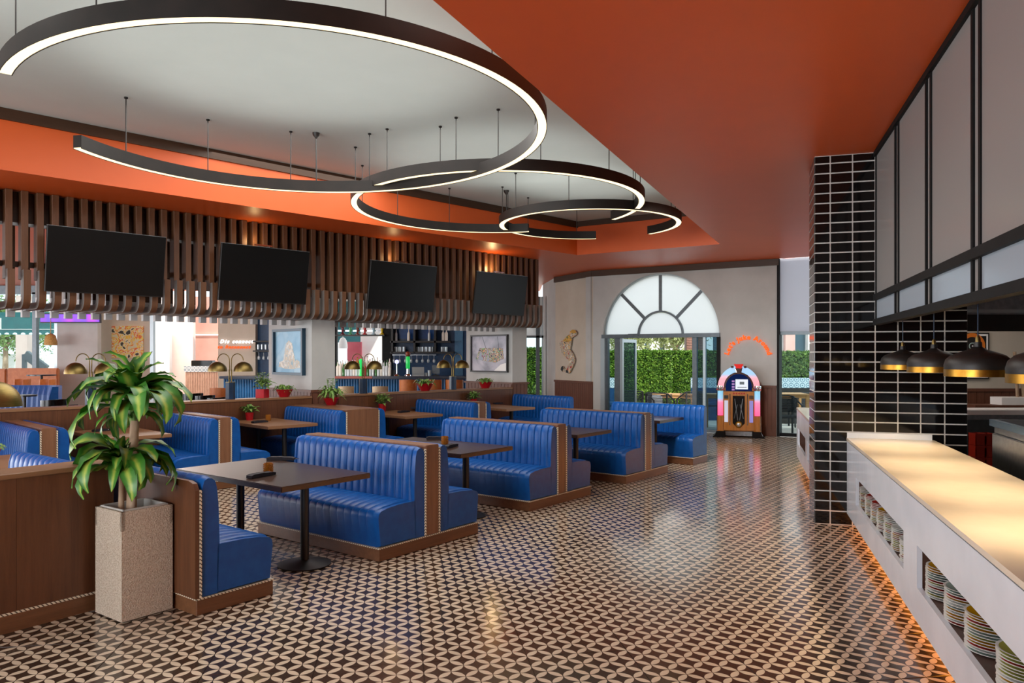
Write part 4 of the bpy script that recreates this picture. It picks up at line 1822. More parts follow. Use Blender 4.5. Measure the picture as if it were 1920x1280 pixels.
# ------------------------------------------------------------------ jukebox
jl = LB * .8 + .02
JP = W0 + WB * (3.67) + Vector((-.53, -.85, 0)) * .42
JP.z = 0
jb = thing('jukebox', 'glowing wooden jukebox with pink and blue lit arch against the far wall', 'jukebox', JP, math.radians(-17))
jb.scale = (.94, .94, 1)
oak = wood('jukebox_oak', '#9a5a24', '#c58440', .3, 'z')


def tube_glow(name, top, mid, low, z0, z1, strength, kind='z'):
    m = bpy.data.materials.new(name)
    m.use_nodes = True
    t = m.node_tree
    b = t.nodes['Principled BSDF']
    g = N(m)
    tc = g.new('ShaderNodeTexCoord')
    sx = g.new('ShaderNodeSeparateXYZ')
    g.link(tc.outputs['Object'], sx.inputs[0])
    mr = g.new('ShaderNodeMapRange')
    mr.inputs['From Min'].default_value = z0
    mr.inputs['From Max'].default_value = z1
    g.link(sx.outputs[2], mr.inputs['Value'])
    col = g.ramp(mr.outputs[0], [(0, low), (.45, mid), (.62, '#8fb7d6'), (1, top)])
    g.link(col, b.inputs['Base Color'])
    g.link(col, b.inputs['Emission Color'])
    b.inputs['Emission Strength'].default_value = strength
    b.inputs['Roughness'].default_value = .25
    return m


arch_glow = tube_glow('jukebox_arch_glow', '#8fb4dd', '#e69aa6', '#f08a98', 1.0, 1.55, .42)
col_glow = tube_glow('jukebox_column_glow', '#6fb3d0', '#f07aa0', '#ff5f90', .5, 1.02, .45)
JW = .46
JZ = 1.06


def half(r, n=20, x0=0, z0=JZ):
    return [(x0 + r * math.cos(PI * i / n), z0 + r * math.sin(PI * i / n)) for i in range(n + 1)]


mb = MB()
mb.prism(half(.43) + [(-.43, .12), (.43, .12)], -.18, .26)
mb.build('cabinet', oak, jb, smooth=30)
mb = MB()
mb.prism(half(.455) + list(reversed(half(.325))), -.26, -.16)
mb.build('lit_arch', arch_glow, jb, smooth=30, bevel=.03, seg=3)
for s in (-1, 1):
    mb = MB()
    mb.tube([(s * .40, -.2, .46), (s * .40, -.2, .99)], .062, 16)
    mb.build('lit_column', col_glow, jb)
    mb = MB()
    mb.lathe([(.075, 0), (.085, .03), (.085, .06), (.075, .07)], 18, (s * .40, -.2, .985))
    mb.lathe([(.085, .09), (.092, .10), (.085, .13)], 18, (s * .40, -.2, .965))
    mb.build('chrome_band', M['chrome'], jb)
    mb = MB()
    mb.box(s * .40 - .085, s * .40 + .085, -.27, -.12, 1.0, 1.03)
    mb.build('dark_band', M['pot_red'], jb, smooth=0)
    mb = MB()
    mb.tube([(s * .40, -.19, .12), (s * .40, -.19, .45)], .085, 16)
    mb.build('lower_column', oak, jb)
    mb = MB()
    mb.prism([(s * .30, 0), (s * .56, 0), (s * .52, .05), (s * .47, .12), (s * .30, .12)], -.30, .2)
    mb.build('foot', M['black_gloss'], jb, smooth=0, bevel=.012)
    mb = MB()
    mb.box(s * .27 - .04, s * .27 + .04, -.255, -.24, .32, .78)
    mb.build('lit_strip', glow('jukebox_strip_violet' if s > 0 else 'jukebox_strip_white', '#a79be0' if s > 0 else '#e6e4f5', .42), jb, smooth=0)
    mb = MB()
    mb.box(s * .27 - .045, s * .27 + .045, -.253, -.24, .82, .89)
    mb.build('button_panel', M['black'] if s < 0 else M['chrome'], jb, smooth=0)
    mb = MB()
    mb.bar((s * .19, -.25, .26), (s * .19, -.25, .92), .018).bar((s * .475, -.24, .14), (s * .475, -.24, .46), .015)
    mb.build('chrome_trim', M['chrome'], jb, smooth=0)
mb = MB()
mb.box(-.33, .33, -.24, -.18, .14, .98)
mb.build('front_panel', oak, jb, smooth=0, bevel=.01)
mb = MB()
mb.prism(half(.285) + [(-.285, .975), (.285, .975)], -.21, -.18)
tw_ = mb.build('title_window', glow('jukebox_window_blue', '#10204e', .5), jb, smooth=30)
mb = MB()
mb.prism(half(.325) + list(reversed(half(.285))), -.235, -.18)
mb.box(-.325, .325, -.235, -.18, .955, .985)
mb.build('window_rim', M['chrome'], tw_, smooth=30)
mb = MB()
mb.box(-.07, .20, -.222, -.21, 1.02, 1.23)
mb.build('display', glow('jukebox_display', '#eef3fb', .55), tw_, smooth=0)
mb = MB()
mb.box(.02, .12, -.225, -.222, 1.12, 1.18)
mb.box(-.03, .17, -.225, -.222, 1.055, 1.07)
mb.build('display_print', M['alu'], tw_, smooth=0)
mb = MB()
for z in (1.19, 1.13, 1.07, 1.015):
    mb.box(-.15, -.09, -.222, -.21, z - .02, z + .015)
mb.build('song_tab', glow('jukebox_tabs', '#b889c8', .5), tw_, smooth=0)
mb = MB()
mb.prism([(-.13, .88), (.13, .88), (.13, .30), (.07, .24), (-.07, .24), (-.13, .30)], -.25, -.24)
gr_ = mb.build('grille', M['black_gloss'], jb, smooth=0)
mb = MB()
for s in (-1, 1):
    mb.bar((s * .02, -.262, .36), (s * .085, -.262, .82), .03, .012)
    mb.bar((s * .10, -.258, .40), (s * .03, -.258, .70), .012, .01)
mb.build('chrome_blade', M['steel'], gr_, smooth=0)
mb = MB()
mb.lathe([(0, 0), (.075, 0), (.06, .02), (0, .03)], 20, xf=Matrix.Translation((0, -.25, .27)) @ Matrix.Rotation(PI / 2, 4, 'X'))
md_ = mb.build('medallion', M['gold'], jb)
mb = MB()
mb.lathe([(0, 0), (.045, 0), (.03, .012), (0, .015)], 16, xf=Matrix.Translation((0, -.278, .27)) @ Matrix.Rotation(PI / 2, 4, 'X'))
mb.build('medallion_core', M['chrome'], md_)
mb = MB()
for i in range(5):
    mb.box(-.12 + .055 * i, -.085 + .055 * i, -.247, -.24, .915, .945)
mb.build('select_button', M['pot_red'], jb, smooth=0)
mb = MB()
mb.prism([(-.09, 1.545), (.09, 1.545), (.075, 1.50), (.05, 1.47), (-.05, 1.47), (-.075, 1.50)], -.30, -.14)
mb.build('crown', pbr('crown_red', '#c01a14', .2, emit='#c01a14', estr=.3), jb, smooth=0, bevel=.01)
mb = MB()
mb.prism([(-.07, 1.47), (.07, 1.47), (.05, 1.38), (-.05, 1.38)], -.29, -.15)
for s in (-1, 1):
    mb.box(s * .14 - .03, s * .14 + .03, -.275, -.15, 1.47, 1.515)
mb.build('crown_mount', M['chrome'], jb, smooth=0, bevel=.008)
mb = MB()
mb.box(-.3, .3, -.2, .15, .03, .12)
mb.build('base', M['steel'], jb, smooth=0)


# ------------------------------------------------------------------ lettering
def letter_mesh(ch, size, depth, shear=0.0, bev=.012, off=0.0):
    cu = bpy.data.curves.new('t', 'FONT')
    cu.body = ch
    cu.size = size
    cu.extrude = depth
    cu.bevel_depth = size * bev
    cu.offset = size * off
    cu.align_x = 'CENTER'
    cu.shear = shear
    cu.resolution_u = 3
    o = bpy.data.objects.new('t', cu)
    COL.objects.link(o)
    bpy.context.view_layer.update()
    dg = bpy.context.evaluated_depsgraph_get()
    me = bpy.data.meshes.new_from_object(o.evaluated_get(dg))
    xs = [v.co.x for v in me.vertices]
    bpy.data.objects.remove(o)
    bpy.data.curves.remove(cu)
    return me, (max(xs) - min(xs) if xs else size * .25)


# "Let's Juke Around" in an arc above the jukebox
nc = 3.76
ns = thing('neon_sign', 'orange arched neon sign above the jukebox', 'neon sign', (W0.x, W0.y, 0), RB)
TXT = "Let's Juke Around"
sz = .14
met = {}
wds = []
for c in TXT:
    if c != ' ' and c not in met:
        met[c] = letter_mesh(c, sz, .006, 0, .02, .018)
        met[c][0].materials.clear()
        met[c][0].materials.append(M['neon_orange'])
    wds.append((.045 if c == ' ' else met[c][1]) + .008)
tot = sum(wds)
RR_ = .43
cz = 2.09 - RR_
s = -tot / 2
for c, wv in zip(TXT, wds):
    mid = s + wv / 2
    s += wv
    if c == ' ':
        continue
    ang = mid / RR_
    o = link('letter', met[c][0], ns)
    o.location = (nc + RR_ * math.sin(ang), -.035, cz + RR_ * math.cos(ang))
    o.rotation_euler = (Matrix.Rotation(ang, 4, 'Y') @ Matrix.Rotation(PI / 2, 4, 'X')).to_euler()
mb = MB()
for k in range(-2, 3):
    a = k * tot / 5 / RR_
    mb.tube([(nc + (RR_ + .06) * math.sin(a), -.03, cz + (RR_ + .06) * math.cos(a)), (nc + (RR_ + .06) * math.sin(a), 0, cz + (RR_ + .06) * math.cos(a))], .008, 6)
mb.build('wall_pin', M['alu'], ns)
# the script sign in the hall
pn_ = deep_at(442, 640, 23.9)
ns2 = thing('neon_sign', 'white and orange script neon sign on the cream hall wall', 'neon sign', (pn_.x, 23.89, 0), 0)
for txt, col, zz, size, xx in (('Dis connect', 'neon_white', EYE + (HZ - 643) / FPX * 23.9, .155, .03), ('to Reconnect', 'neon_orange', EYE + (HZ - 653) / FPX * 23.9, .14, -.05)):
    total = 0
    items = []
    for c in txt:
        if c == ' ':
            items.append((None, .07))
            continue
        me, wv = letter_mesh(c, size, .006, .35, .02, .015)
        me.materials.clear()
        me.materials.append(M[col])
        items.append((me, wv + .014))
    total = sum(w for _, w in items)
    s = -total / 2
    for me, wv in items:
        if me:
            o = link('letter', me, ns2)
            o.location = (xx + s + wv / 2, -.03, zz)
            o.rotation_euler = (PI / 2, 0, 0)
        s += wv
mb = MB()
for xx in (-.5, 0, .5):
    mb.tube([(xx, -.03, EYE + (HZ - 644) / FPX * 23.9), (xx, .005, EYE + (HZ - 644) / FPX * 23.9)], .01, 6)
mb.build('wall_pin', M['alu'], ns2)

# ------------------------------------------------------------------ pictures


def art(name, cols, scale, kind='voronoi', seed=0.0):
    m = pbr(name, cols[0], .45)
    g = N(m)
    c = g.coords('Object', (1, 1, 1))
    mp = c.node
    mp.inputs['Location'].default_value = (seed, seed, seed)
    n1 = g.noise(c, scale * .8, 4, .6, 1.2)
    vo = g.new('ShaderNodeTexVoronoi')
    vo.inputs['Scale'].default_value = scale * 1.6
    g.link(c, vo.inputs['Vector'])
    f = g.math('ADD', g.math('MULTIPLY', n1, .75), g.math('MULTIPLY', vo.outputs['Distance'], .35))
    k = len(cols)
    r = g.ramp(f, [(.40 + .26 * i / (k - 1), cc) for i, cc in enumerate(cols)])
    r.node.color_ramp.interpolation = 'CONSTANT' if kind == 'hard' else 'LINEAR'
    g.link(r, g.b.inputs['Base Color'])
    return m


def framed(name, label, loc, rotz, wd, ht, fr, frame_mat, canvas, dep=.05, frame=True):
    root = thing(name, label, 'picture', loc, rotz)
    mb = MB()
    if frame:
        mb.box(-wd / 2, wd / 2, -dep, 0, ht / 2 - fr, ht / 2).box(-wd / 2, wd / 2, -dep, 0, -ht / 2, -ht / 2 + fr)
        mb.box(-wd / 2, -wd / 2 + fr, -dep, 0, -ht / 2 + fr, ht / 2 - fr).box(wd / 2 - fr, wd / 2, -dep, 0, -ht / 2 + fr, ht / 2 - fr)
        mb.build('frame', frame_mat, root, smooth=0)
        mb = MB()
        mb.box(-wd / 2 + fr, wd / 2 - fr, -.02, 0, -ht / 2 + fr, ht / 2 - fr)
    else:
        mb.box(-wd / 2, wd / 2, -dep, 0, -ht / 2, ht / 2)
    mb.build('canvas', canvas, root, smooth=0)
    return root


# pillar pictures hang on the faces that look back along the row (local -a)
def on_pillar(u, n, back, z):
    return inner(u, n - back, z) - A0 * .002


RPX = math.radians(-44) - 0
blue_art = art('pale_blue_art', ['#7fb2cf', '#8fbdd6', '#97c2da', '#8dbad3', '#a9cbdc'], 1.6, 'soft', 3.0)
pf = framed('framed_picture', 'pale blue painting in a dark teal frame on the nearer pillar', on_pillar(2.30, .04, .78, 1.80), RPX, 1.02, .80, .045, pbr('teal_frame', '#1d3b4e', .35), blue_art, .07)
mb = MB()
rr = random.Random(5)
pts = [(-.35, -.26), (-.33, -.18), (-.2, -.15), (-.14, .02), (-.1, .14), (0, .2), (.1, .15), (.14, .02), (.2, -.12), (.34, -.16), (.37, -.27), (.1, -.3), (-.15, -.29)]
mb.prism(pts, -.023, -.02)
mb.build('painted_motif', art('cream_motif', ['#8fb0bd', '#d9d2c0', '#c9b9a0', '#b9c4c4', '#e6dfd0'], 7, 'soft', 9.0), pf, smooth=0)
crowd = art('crowd_art', ['#3c4a63', '#7d8596', '#a9adb8', '#8c6f6a', '#b9bcc4', '#5d7a8c', '#c2c0c6'], 6, 'hard', 1.0)
pf = framed('framed_picture', 'painting of a crowd of small colourful figures on the farther pillar', on_pillar(7.16, -.02, .72, 1.78), RPX, 1.16, .82, .03, M['black'], art('grey_sketch', ['#8f909c', '#a6a7b3', '#b7b6c2', '#c4c3cc'], 2.2, 'soft', 2.0), .05)
mb = MB()
mb.prism([(-.42, -.12), (-.3, .12), (.42, .12), (.46, -.12), (.2, -.2), (-.2, -.16)], -.022, -.02)
mb.build('figure_band', art('figure_band', ['#3b3a46', '#c9c2b8', '#d08f3a', '#41546e', '#7aa05a', '#c4b9b4', '#8c3f3a', '#9aa6b4'], 6, 'hard', 4.0), pf, smooth=0)
mb = MB()
mb.prism([(.15, -.38), (.53, -.38), (.53, -.2), (.36, -.24)], -.022, -.02)
mb.build('pale_patch', M['wall_white'], pf, smooth=0)
mb = MB()
mb.bar((-.1, -.021, .12), (-.22, -.021, .37), .01, .004).bar((.3, -.021, .12), (.26, -.021, .37), .01, .004)
mb.build('line', M['alu'], pf, smooth=0)
pc = deep_at(240, 641, 23.59)
framed('canvas_picture', 'yellow and orange abstract painting on the cream hall wall', (pc.x, 23.6, pc.z), 0, .97, .98, 0, None,
       art('yellow_art', ['#3a352c', '#d9cfae', '#e6b93a', '#d9cfae', '#d8632a', '#e4c653', '#cfc6a6'], 3.2, 'hard', 6.0), .05, False)

# dancer wall art
dz = 1.27
dn = thing('dancer_wall_art', 'multicoloured cut-out dancer leaning on tiptoe on the cream wall', 'wall art', (R0.x, R0.y, 0), RR)
dancer = [(.27, .0), (.20, .02), (.10, .06), (.04, .05), (.0, .12), (.02, .2), (.06, .24), (.10, .16), (.16, .14), (.22, .22), (.28, .32), (.30, .38), (.22, .46), (.12, .55), (.04, .66),
          (.02, .78), (-.04, .92), (-.02, 1.02), (.06, 1.06), (.14, 1.12), (.20, 1.2), (.28, 1.26), (.30, 1.34), (.38, 1.40), (.47, 1.38), (.52, 1.30), (.50, 1.22), (.42, 1.17), (.36, 1.14),
          (.34, 1.0), (.32, .86), (.30, .78), (.36, .70), (.42, .58), (.46, .46), (.44, .34), (.38, .2), (.32, .08)]
mb = MB()
k = .80
ox = .36
mb.prism([(ox + x * 1.5, dz + z * k) for x, z in dancer], -.055, -.03)
fg_ = mb.build('figure', art('collage_art', ['#d9d2c0', '#3a2f2c', '#c9c4b8', '#e0a52e', '#b9b4aa', '#4f6b5e', '#d0cabd', '#a8452f'], 8, 'hard', 2.0), dn, smooth=0)
mb = MB()
mb.prism([(ox + x * 1.5, dz + z * k) for x, z in [(.0, .12), (.02, .2), (.07, .24), (.10, .16), (.06, .05)]], -.058, -.055)
mb.prism([(ox + x * 1.5, dz + z * k) for x, z in [(.17, .03), (.27, .0), (.24, .1), (.18, .12)]], -.058, -.055)
mb.build('shoe', M['black'], fg_, smooth=0)
mb = MB()
mb.prism([(ox + x * 1.5, dz + z * k) for x, z in [(.30, 1.34), (.38, 1.40), (.47, 1.38), (.52, 1.30), (.42, 1.27)]], -.058, -.055)
mb.build('hat', pbr('ochre_paint', '#b98a2c', .5), fg_, smooth=0)
mb = MB()
mb.prism([(ox + x * 1.5, dz + z * k) for x, z in [(.06, 1.06), (.14, 1.12), (.20, 1.2), (.28, 1.24), (.36, 1.14), (.34, 1.04), (.2, 1.0)]], -.058, -.055)
mb.build('shirt', art('shirt_paint', ['#d9951f', '#e0b04a', '#5d6b3a', '#d98a1f'], 9, 'hard'), fg_, smooth=0)
mb = MB()
mb.tube([(ox + .25, -.03, dz + .8), (ox + .25, 0, dz + .8)], .012, 6)
mb.tube([(ox + .55, -.03, dz + .36), (ox + .55, 0, dz + .36)], .012, 6)
mb.build('wall_pin', M['alu'], dn)
# ------------------------------------------------------------------ bar
BD = 21.6


def bx(px, d=BD):
    return (px - 960) / FPX * d


def bz(py, d=BD):
    return EYE + (HZ - py) / FPX * d


bar = thing('bar_counter', 'long blue fluted bar counter with dark top in the hall behind', 'bar counter', (0, BD, 0))
xa, xb = bx(418), bx(876)
mb = MB()
mb.box(xa, xb, .05, .6, 0, 1.08)
mb.build('body', M['blue_dark'], bar, smooth=0)
mb = MB()
nfl = 92
for i in range(nfl):
    x = xa + (xb - xa) * (i + .5) / nfl
    mb.tube([(x, .05, .18), (x, .05, 1.05)], (xb - xa) / nfl * .48, 8, cap=False)
tag(mb.build('flutes', noisy('bar_blue_flutes', '#1c5a8c', '#2468a0', 8, .4), bar), kind='stuff')
mb = MB()
mb.box(xa - .05, xb, -.16, .7, 1.08, 1.15)
mb.build('bar_top', noisy('bar_top_dark', '#141a2c', '#1b2338', 6, .25), bar, smooth=0, bevel=.01)
mb = MB()
mb.box(bx(628), bx(700), -.17, -.16, 1.085, 1.145)
mb.build('edge_band', noisy('bar_edge_red', '#8c3a2a', '#a34a36', 6, .35), bar, smooth=0)
mb = MB()
mb.box(xa, xb, .0, .05, 0, .18)
mb.build('kickboard', M['black'], bar, smooth=0)

# back shelf wall of the bar
SD = 24.2
bs = thing('back_bar_shelf', 'dark blue back bar shelving with glasses behind the bar', 'shelf unit', (0, SD, 0))
sx0, sx1 = bx(735, SD), bx(862, SD)
mb = MB()
mb.box(sx0, bx(905, SD), .0, .1, 0, 3.4)
mb.build('back_panel', M['blue_dark'], bs, smooth=0)
mb = MB()
mb.box(bx(853, SD), bx(868, SD), -.1, 0, .9, 3.3)
mb.build('side_panel', noisy('bar_blue_light', '#3a6688', '#447292', 6, .5), bs, smooth=0)
shelves = [(bz(641, SD), sx0, bx(846, SD)), (bz(661, SD), sx0, bx(852, SD)), (bz(610, SD) + .3, sx0, bx(846, SD))]
for z, a, b in shelves:
    mb = MB()
    mb.box(a, b, -.42, 0, z - .03, z + .03)
    mb.build('shelf', M['black'], bs, smooth=0)
for px in (739, 780, 818):
    mb = MB()
    mb.box(bx(px, SD) - .03, bx(px, SD) + .03, -.42, 0, bz(661, SD), bz(605, SD) + .4)
    mb.build('upright', M['black'], bs, smooth=0)
for pa, pb in ((744, 776), (784, 815)):
    mb = MB()
    mb.box(bx(pa, SD), bx(pb, SD), -.02, -.005, bz(635, SD), bz(612, SD))
    mb.build('panel', M['blue'], bs, smooth=0)
mb = MB()
mb.box(bx(739, SD), bx(820, SD), -.4, -.1, bz(664, SD) - .03, bz(664, SD) - .01)
mb.build('glass_rack', M['steel'], bs, smooth=0)
# pass-through frame left of the shelves, with the bright wall beyond
po = thing('pass_through', 'dark frame of the bright opening behind the bar bottles', 'frame', (0, SD, 0))
fa, fb = bx(629, SD), bx(735, SD)
mb = MB()
mb.box(fa, fa + .06, -.1, .1, 1.0, 3.4).box(fb - .30, fb, -.1, .1, 1.0, 3.4)
mb.build('post', M['alu_dark'], po, smooth=0)
mb = MB()
mb.box(fa, fb - .2, -.25, .1, bz(630, SD), bz(628, SD) + .01)
mb.build('shelf', M['black'], po, smooth=0)
mb = MB()
mb.box(fa + .06, fb - .3, -.02, .0, bz(620, SD) - .02, bz(620, SD) + .02)
mb.build('rail', M['chrome'], po, smooth=0)
mb = MB()
mb.box(fa, fb, .0, .1, 0, 1.0)
mb.build('lower_panel', M['blue_dark'], po, smooth=0)
PW = 29.0


def pane_wall(name, a, b, z0, z1, mat, label, y=PW):
    mb = MB()
    mb.box(bx(a, y), bx(b, y), y, y + .1, z0, z1)
    return tag(mb.build(name, mat, smooth=0), label, 'panel')


pane_wall('white_panel', 676, 735, -.07, 3.8, M['wall_white'], 'bright white wall panel seen through the bar opening')
pane_wall('pink_panel', 651, 678, -.07, bz(641, PW), noisy('pink_panel', '#c9606c', '#d06c78', 2, .6), 'pink panel seen through the bar opening', 28.6)
pane_wall('teal_awning_panel', 622, 678, bz(642, PW + 1), 3.9, noisy('teal_fabric', '#2f6a72', '#3a7880', 3, .7), 'teal fabric panel high in the bar opening', PW + 1)
mb = MB()
cx, cz_ = bx(643, 28), bz(653, 28)
mb.lathe([(.17, 0), (.165, .15), (.13, .30), (.07, .39), (0, .41)], 20, (cx, 28, cz_))
mb.tube([(cx, 28, cz_ + .4), (cx, 28, 3.851)], .01, 5)
tag(mb.build('cream_pendant', M['wall_white'], None), 'cream bell pendant seen through the bar opening', 'pendant light')
mb = MB()
mb.box(bx(600, 31), bx(760, 31), 24.7, 31.1, 3.85, 3.95)
struct(mb.build('ceiling_terrace', M['wall_white'], smooth=0))


def bottle_mesh(mat, r, h, neck):
    mb = MB()
    mb.lathe([(0, 0), (r, 0), (r, h * .58), (r * .85, h * .66), (r * .34, h * .74), (r * .32, h * .97), (r * .4, h), (0, h)], 10, mats=[0, 0, 0, 0, 0, 1, 1])
    o = mb.build('bottle', [mat, M['black']])
    me = o.data
    bpy.data.objects.remove(o)
    return me


BM = [('clear', bottle_mesh(pbr('clear_bottle', '#cdd6d8', .08, spec=.6), .042, .32, 0)), ('green', bottle_mesh(pbr('green_bottle', '#3f7a3c', .1), .04, .31, 0)),
      ('amber', bottle_mesh(pbr('amber_bottle', '#b5752c', .1), .044, .30, 0)), ('red', bottle_mesh(pbr('red_bottle', '#a8443f', .1), .04, .33, 0)),
      ('pale', bottle_mesh(pbr('pale_label_bottle', '#e6e2d6', .2), .045, .34, 0))]
rb = random.Random(11)
# steps that lift the rear bottles
for k, (y, z) in enumerate(((.36, .0), (.52, .16))):
    n = 20 if k == 0 else 22
    for i in range(n):
        px = 631 + (733 - 631) * (i + .5) / n
        c, me = BM[rb.choice((0, 0, 0, 1, 2, 3, 4, 4))]
        o = link('bottle', me, None, (bx(px, BD + y), BD + y, 1.151 + z), rb.random())
        s = rb.uniform(.8, 1.25)
        o.scale = (s, s, s)
        row = 'front' if k == 0 else 'back'
        tag(o, '%s bottle, %s from the left in the %s bottle row on the bar' % (c, ORD[i] if i < 20 else ('twenty-first', 'twenty-second')[i - 20], row), 'bottle', 'bottles on the bar')
mb = MB()
mb.box(bx(629), bx(736), .46, .58, 1.15, 1.31)
o = mb.build('bottle_step', M['black'], smooth=0, loc=(0, BD, 0))
tag(o, 'black step lifting the back row of bar bottles', 'step')
for i, (px, c) in enumerate(((644, '#6a1f2a'), (658.5, '#57b37a'), (672, '#7a2f1f'), (685.5, '#c23a3a'), (702, '#a9cfe0'), (717.5, '#e0c52a'))):
    nm = ('dark red', 'green', 'brown', 'red', 'pale blue', 'yellow')[i]
    mb = MB()
    mb.lathe([(0, 0), (.075, 0), (.075, .02), (.03, .06), (.045, .16), (.05, .22), (.03, .26), (.035, .29), (0, .29)], 12)
    o = mb.build('ornament', pbr('ornament_' + nm.replace(' ', '_'), c, .2), None, loc=(bx(px, SD), SD - .12, bz(628, SD) + .012))
    tag(o, '%s ornament on the high shelf of the bar opening' % nm, 'ornament', 'ornaments on the bar opening shelf')
# glasses
gm = sheet('drinking_glass', '#dfe8ec', .45, 0, .35, .2, .08)
mb = MB()
mb.lathe([(0, 0), (.036, 0), (.042, .15), (.038, .15), (.033, .01), (0, .01)], 10)
o = mb.build('glass', gm)
GL = o.data
bpy.data.objects.remove(o)
mb = MB()
mb.lathe([(0, .0), (.04, .0), (.008, -.012), (.007, -.10), (.035, -.14), (.042, -.18), (.03, -.23), (0, -.23)], 10)
o = mb.build('wine_glass', gm)
WG = o.data
bpy.data.objects.remove(o)
z = bz(661, SD) + .031
pxs = [743 + 3.4 * i for i in range(6)] + [784 + 3.5 * i for i in range(9)] + [830 + 4 * i for i in range(3)]
for i, px in enumerate(pxs):
    o = link('drinking_glass', GL, None, (bx(px, SD), SD - .2 - .05 * (i % 2), z))
    blk = 'left' if i < 6 else ('middle' if i < 15 else 'right')
    tag(o, 'straight drinking glass, %s in the %s group on the back bar shelf' % (ORD[i if i < 6 else i - 6 if i < 15 else i - 15], blk), 'glass', 'glasses on the back bar shelf')
for i in range(8):
    o = link('wine_glass', WG, None, (bx(741 + 10.6 * i, SD), SD - .25, bz(664, SD) - .031))
    tag(o, 'stemmed glass hanging upside down, %s from the left under the back bar shelf' % ORD[i], 'glass', 'stemmed glasses hanging under the shelf')
z = bz(641, SD) + .031
for i, (px, k) in enumerate(((744.5, 0), (768, 4), (806, 0), (832, 4), (838, 4))):
    o = link('bottle', BM[k][1], None, (bx(px, SD), SD - .2, z))
    o.scale = (1.1, 1.1, 1.15)
    tag(o, '%s bottle, %s from the left on the upper back bar shelf' % (BM[k][0], ORD[i]), 'bottle', 'bottles on the upper back bar shelf')
for i in range(4):
    o = link('drinking_glass', GL, None, (bx(484 + 7 * i, 23.7), 23.72, bz(656, 23.7) + .021))
    tag(o, 'drinking glass, %s from the left on the shelf left of the blue painting pillar' % ORD[i], 'glass', 'glasses left of the blue painting pillar')
for i in range(3):
    o = link('wine_glass', WG, None, (bx(485 + 9 * i, 23.7), 23.72, bz(659, 23.7) - .021))
    tag(o, 'stemmed glass hanging, %s from the left, left of the blue painting pillar' % ORD[i], 'glass', 'stemmed glasses left of the blue painting pillar')
mb = MB()
mb.box(bx(479, 23.8), bx(530, 23.8), 23.55, 24.2, bz(658, 23.8) - .02, bz(658, 23.8) + .02)
mb.box(bx(479, 23.8), bx(530, 23.8), 23.55, 24.2, bz(640, 23.8) - .02, bz(640, 23.8) + .02)
tag(mb.build('wall_shelf', M['black'], smooth=0), 'dark double wall shelf left of the blue painting pillar', 'shelf')
# taps, laptop, screen, cups on the bar
tp = thing('beer_tap', 'tall glowing green beer tap column on the bar', 'beer tap', (bx(763), BD + .2, 1.151))
mb = MB()
mb.lathe([(0, 0), (.10, 0), (.09, .03), (.05, .06), (.045, .2), (0, .2)], 14)
mb.build('base', M['chrome'], tp)
mb = MB()
mb.lathe([(.05, .2), (.06, .24), (.06, .50), (.05, .55), (0, .55)], 14)
mb.build('green_column', pbr('tap_green', '#138a3a', .15, emit='#22c85a', estr=.35), tp)
mb = MB()
mb.ball((0, 0, .62), .075, 12, 8)
mb.build('head', pbr('tap_head', '#7a3a2a', .3), tp)
tp = thing('beer_tap', 'slim chrome beer tap with a pale blue lit badge on the bar', 'beer tap', (bx(742), BD + .2, 1.151))
mb = MB()
mb.lathe([(0, 0), (.08, 0), (.07, .02), (.02, .06), (.018, .36), (0, .36)], 12)
mb.build('column', M['chrome'], tp)
mb = MB()
mb.ball((0, 0, .40), .06, 12, 8)
mb.build('badge', glow('tap_badge', '#a9a9ff', 1.3), tp)
tp = thing('beer_tap', 'green lit tap top showing above the brass lamp on the bar', 'beer tap', (bx(672.5), BD + .3, 1.151))
mb = MB()
mb.lathe([(0, 0), (.05, 0), (.03, .05), (.03, .34), (.045, .36), (.05, .46), (0, .5)], 12)
mb.build('column', pbr('tap_green_b', '#1d8f48', .2, emit='#22d860', estr=.5), tp)
lt = thing('laptop', 'silver laptop standing open on the bar', 'laptop', (bx(784), BD + .15, 1.151))
mb = MB()
mb.box(-.17, .17, -.12, .12, 0, .018)
mb.build('keyboard_base', M['steel'], lt, smooth=0)
mb = MB()
mb.box(-.17, .17, -.008, .008, 0, .24, Matrix.Translation((0, -.12, .018)) @ Matrix.Rotation(.25, 4, 'X'))
mb.build('lid', M['alu_pale'], lt, smooth=0)
mb = MB()
mb.box(-.2, .22, -.16, .14, -.0, .001)
mb.build('mat', M['plate_yellow'], lt, smooth=0)
tl = thing('till_screen', 'grey till screen on a stand on the bar', 'till', (bx(816), BD + .2, 1.151))
mb = MB()
mb.box(-.11, .11, -.02, .02, .06, .30)
mb.build('screen', M['alu'], tl, smooth=0, bevel=.006)
mb = MB()
mb.box(-.08, .08, -.06, .08, 0, .03).box(-.02, .02, .0, .03, .03, .1)
mb.build('stand', M['black'], tl, smooth=0)
for i, (px, h_) in enumerate(((799, .09), (804.5, .16))):
    mb = MB()
    mb.lathe([(0, 0), (.05, 0), (.055, h_), (.05, h_), (.046, .01), (0, .01)], 14)
    tag(mb.build('cup', M['alu_pale'], None, loc=(bx(px), BD + .12, 1.151)), ('short', 'taller')[i] + ' grey cup beside the till screen on the bar', 'cup')


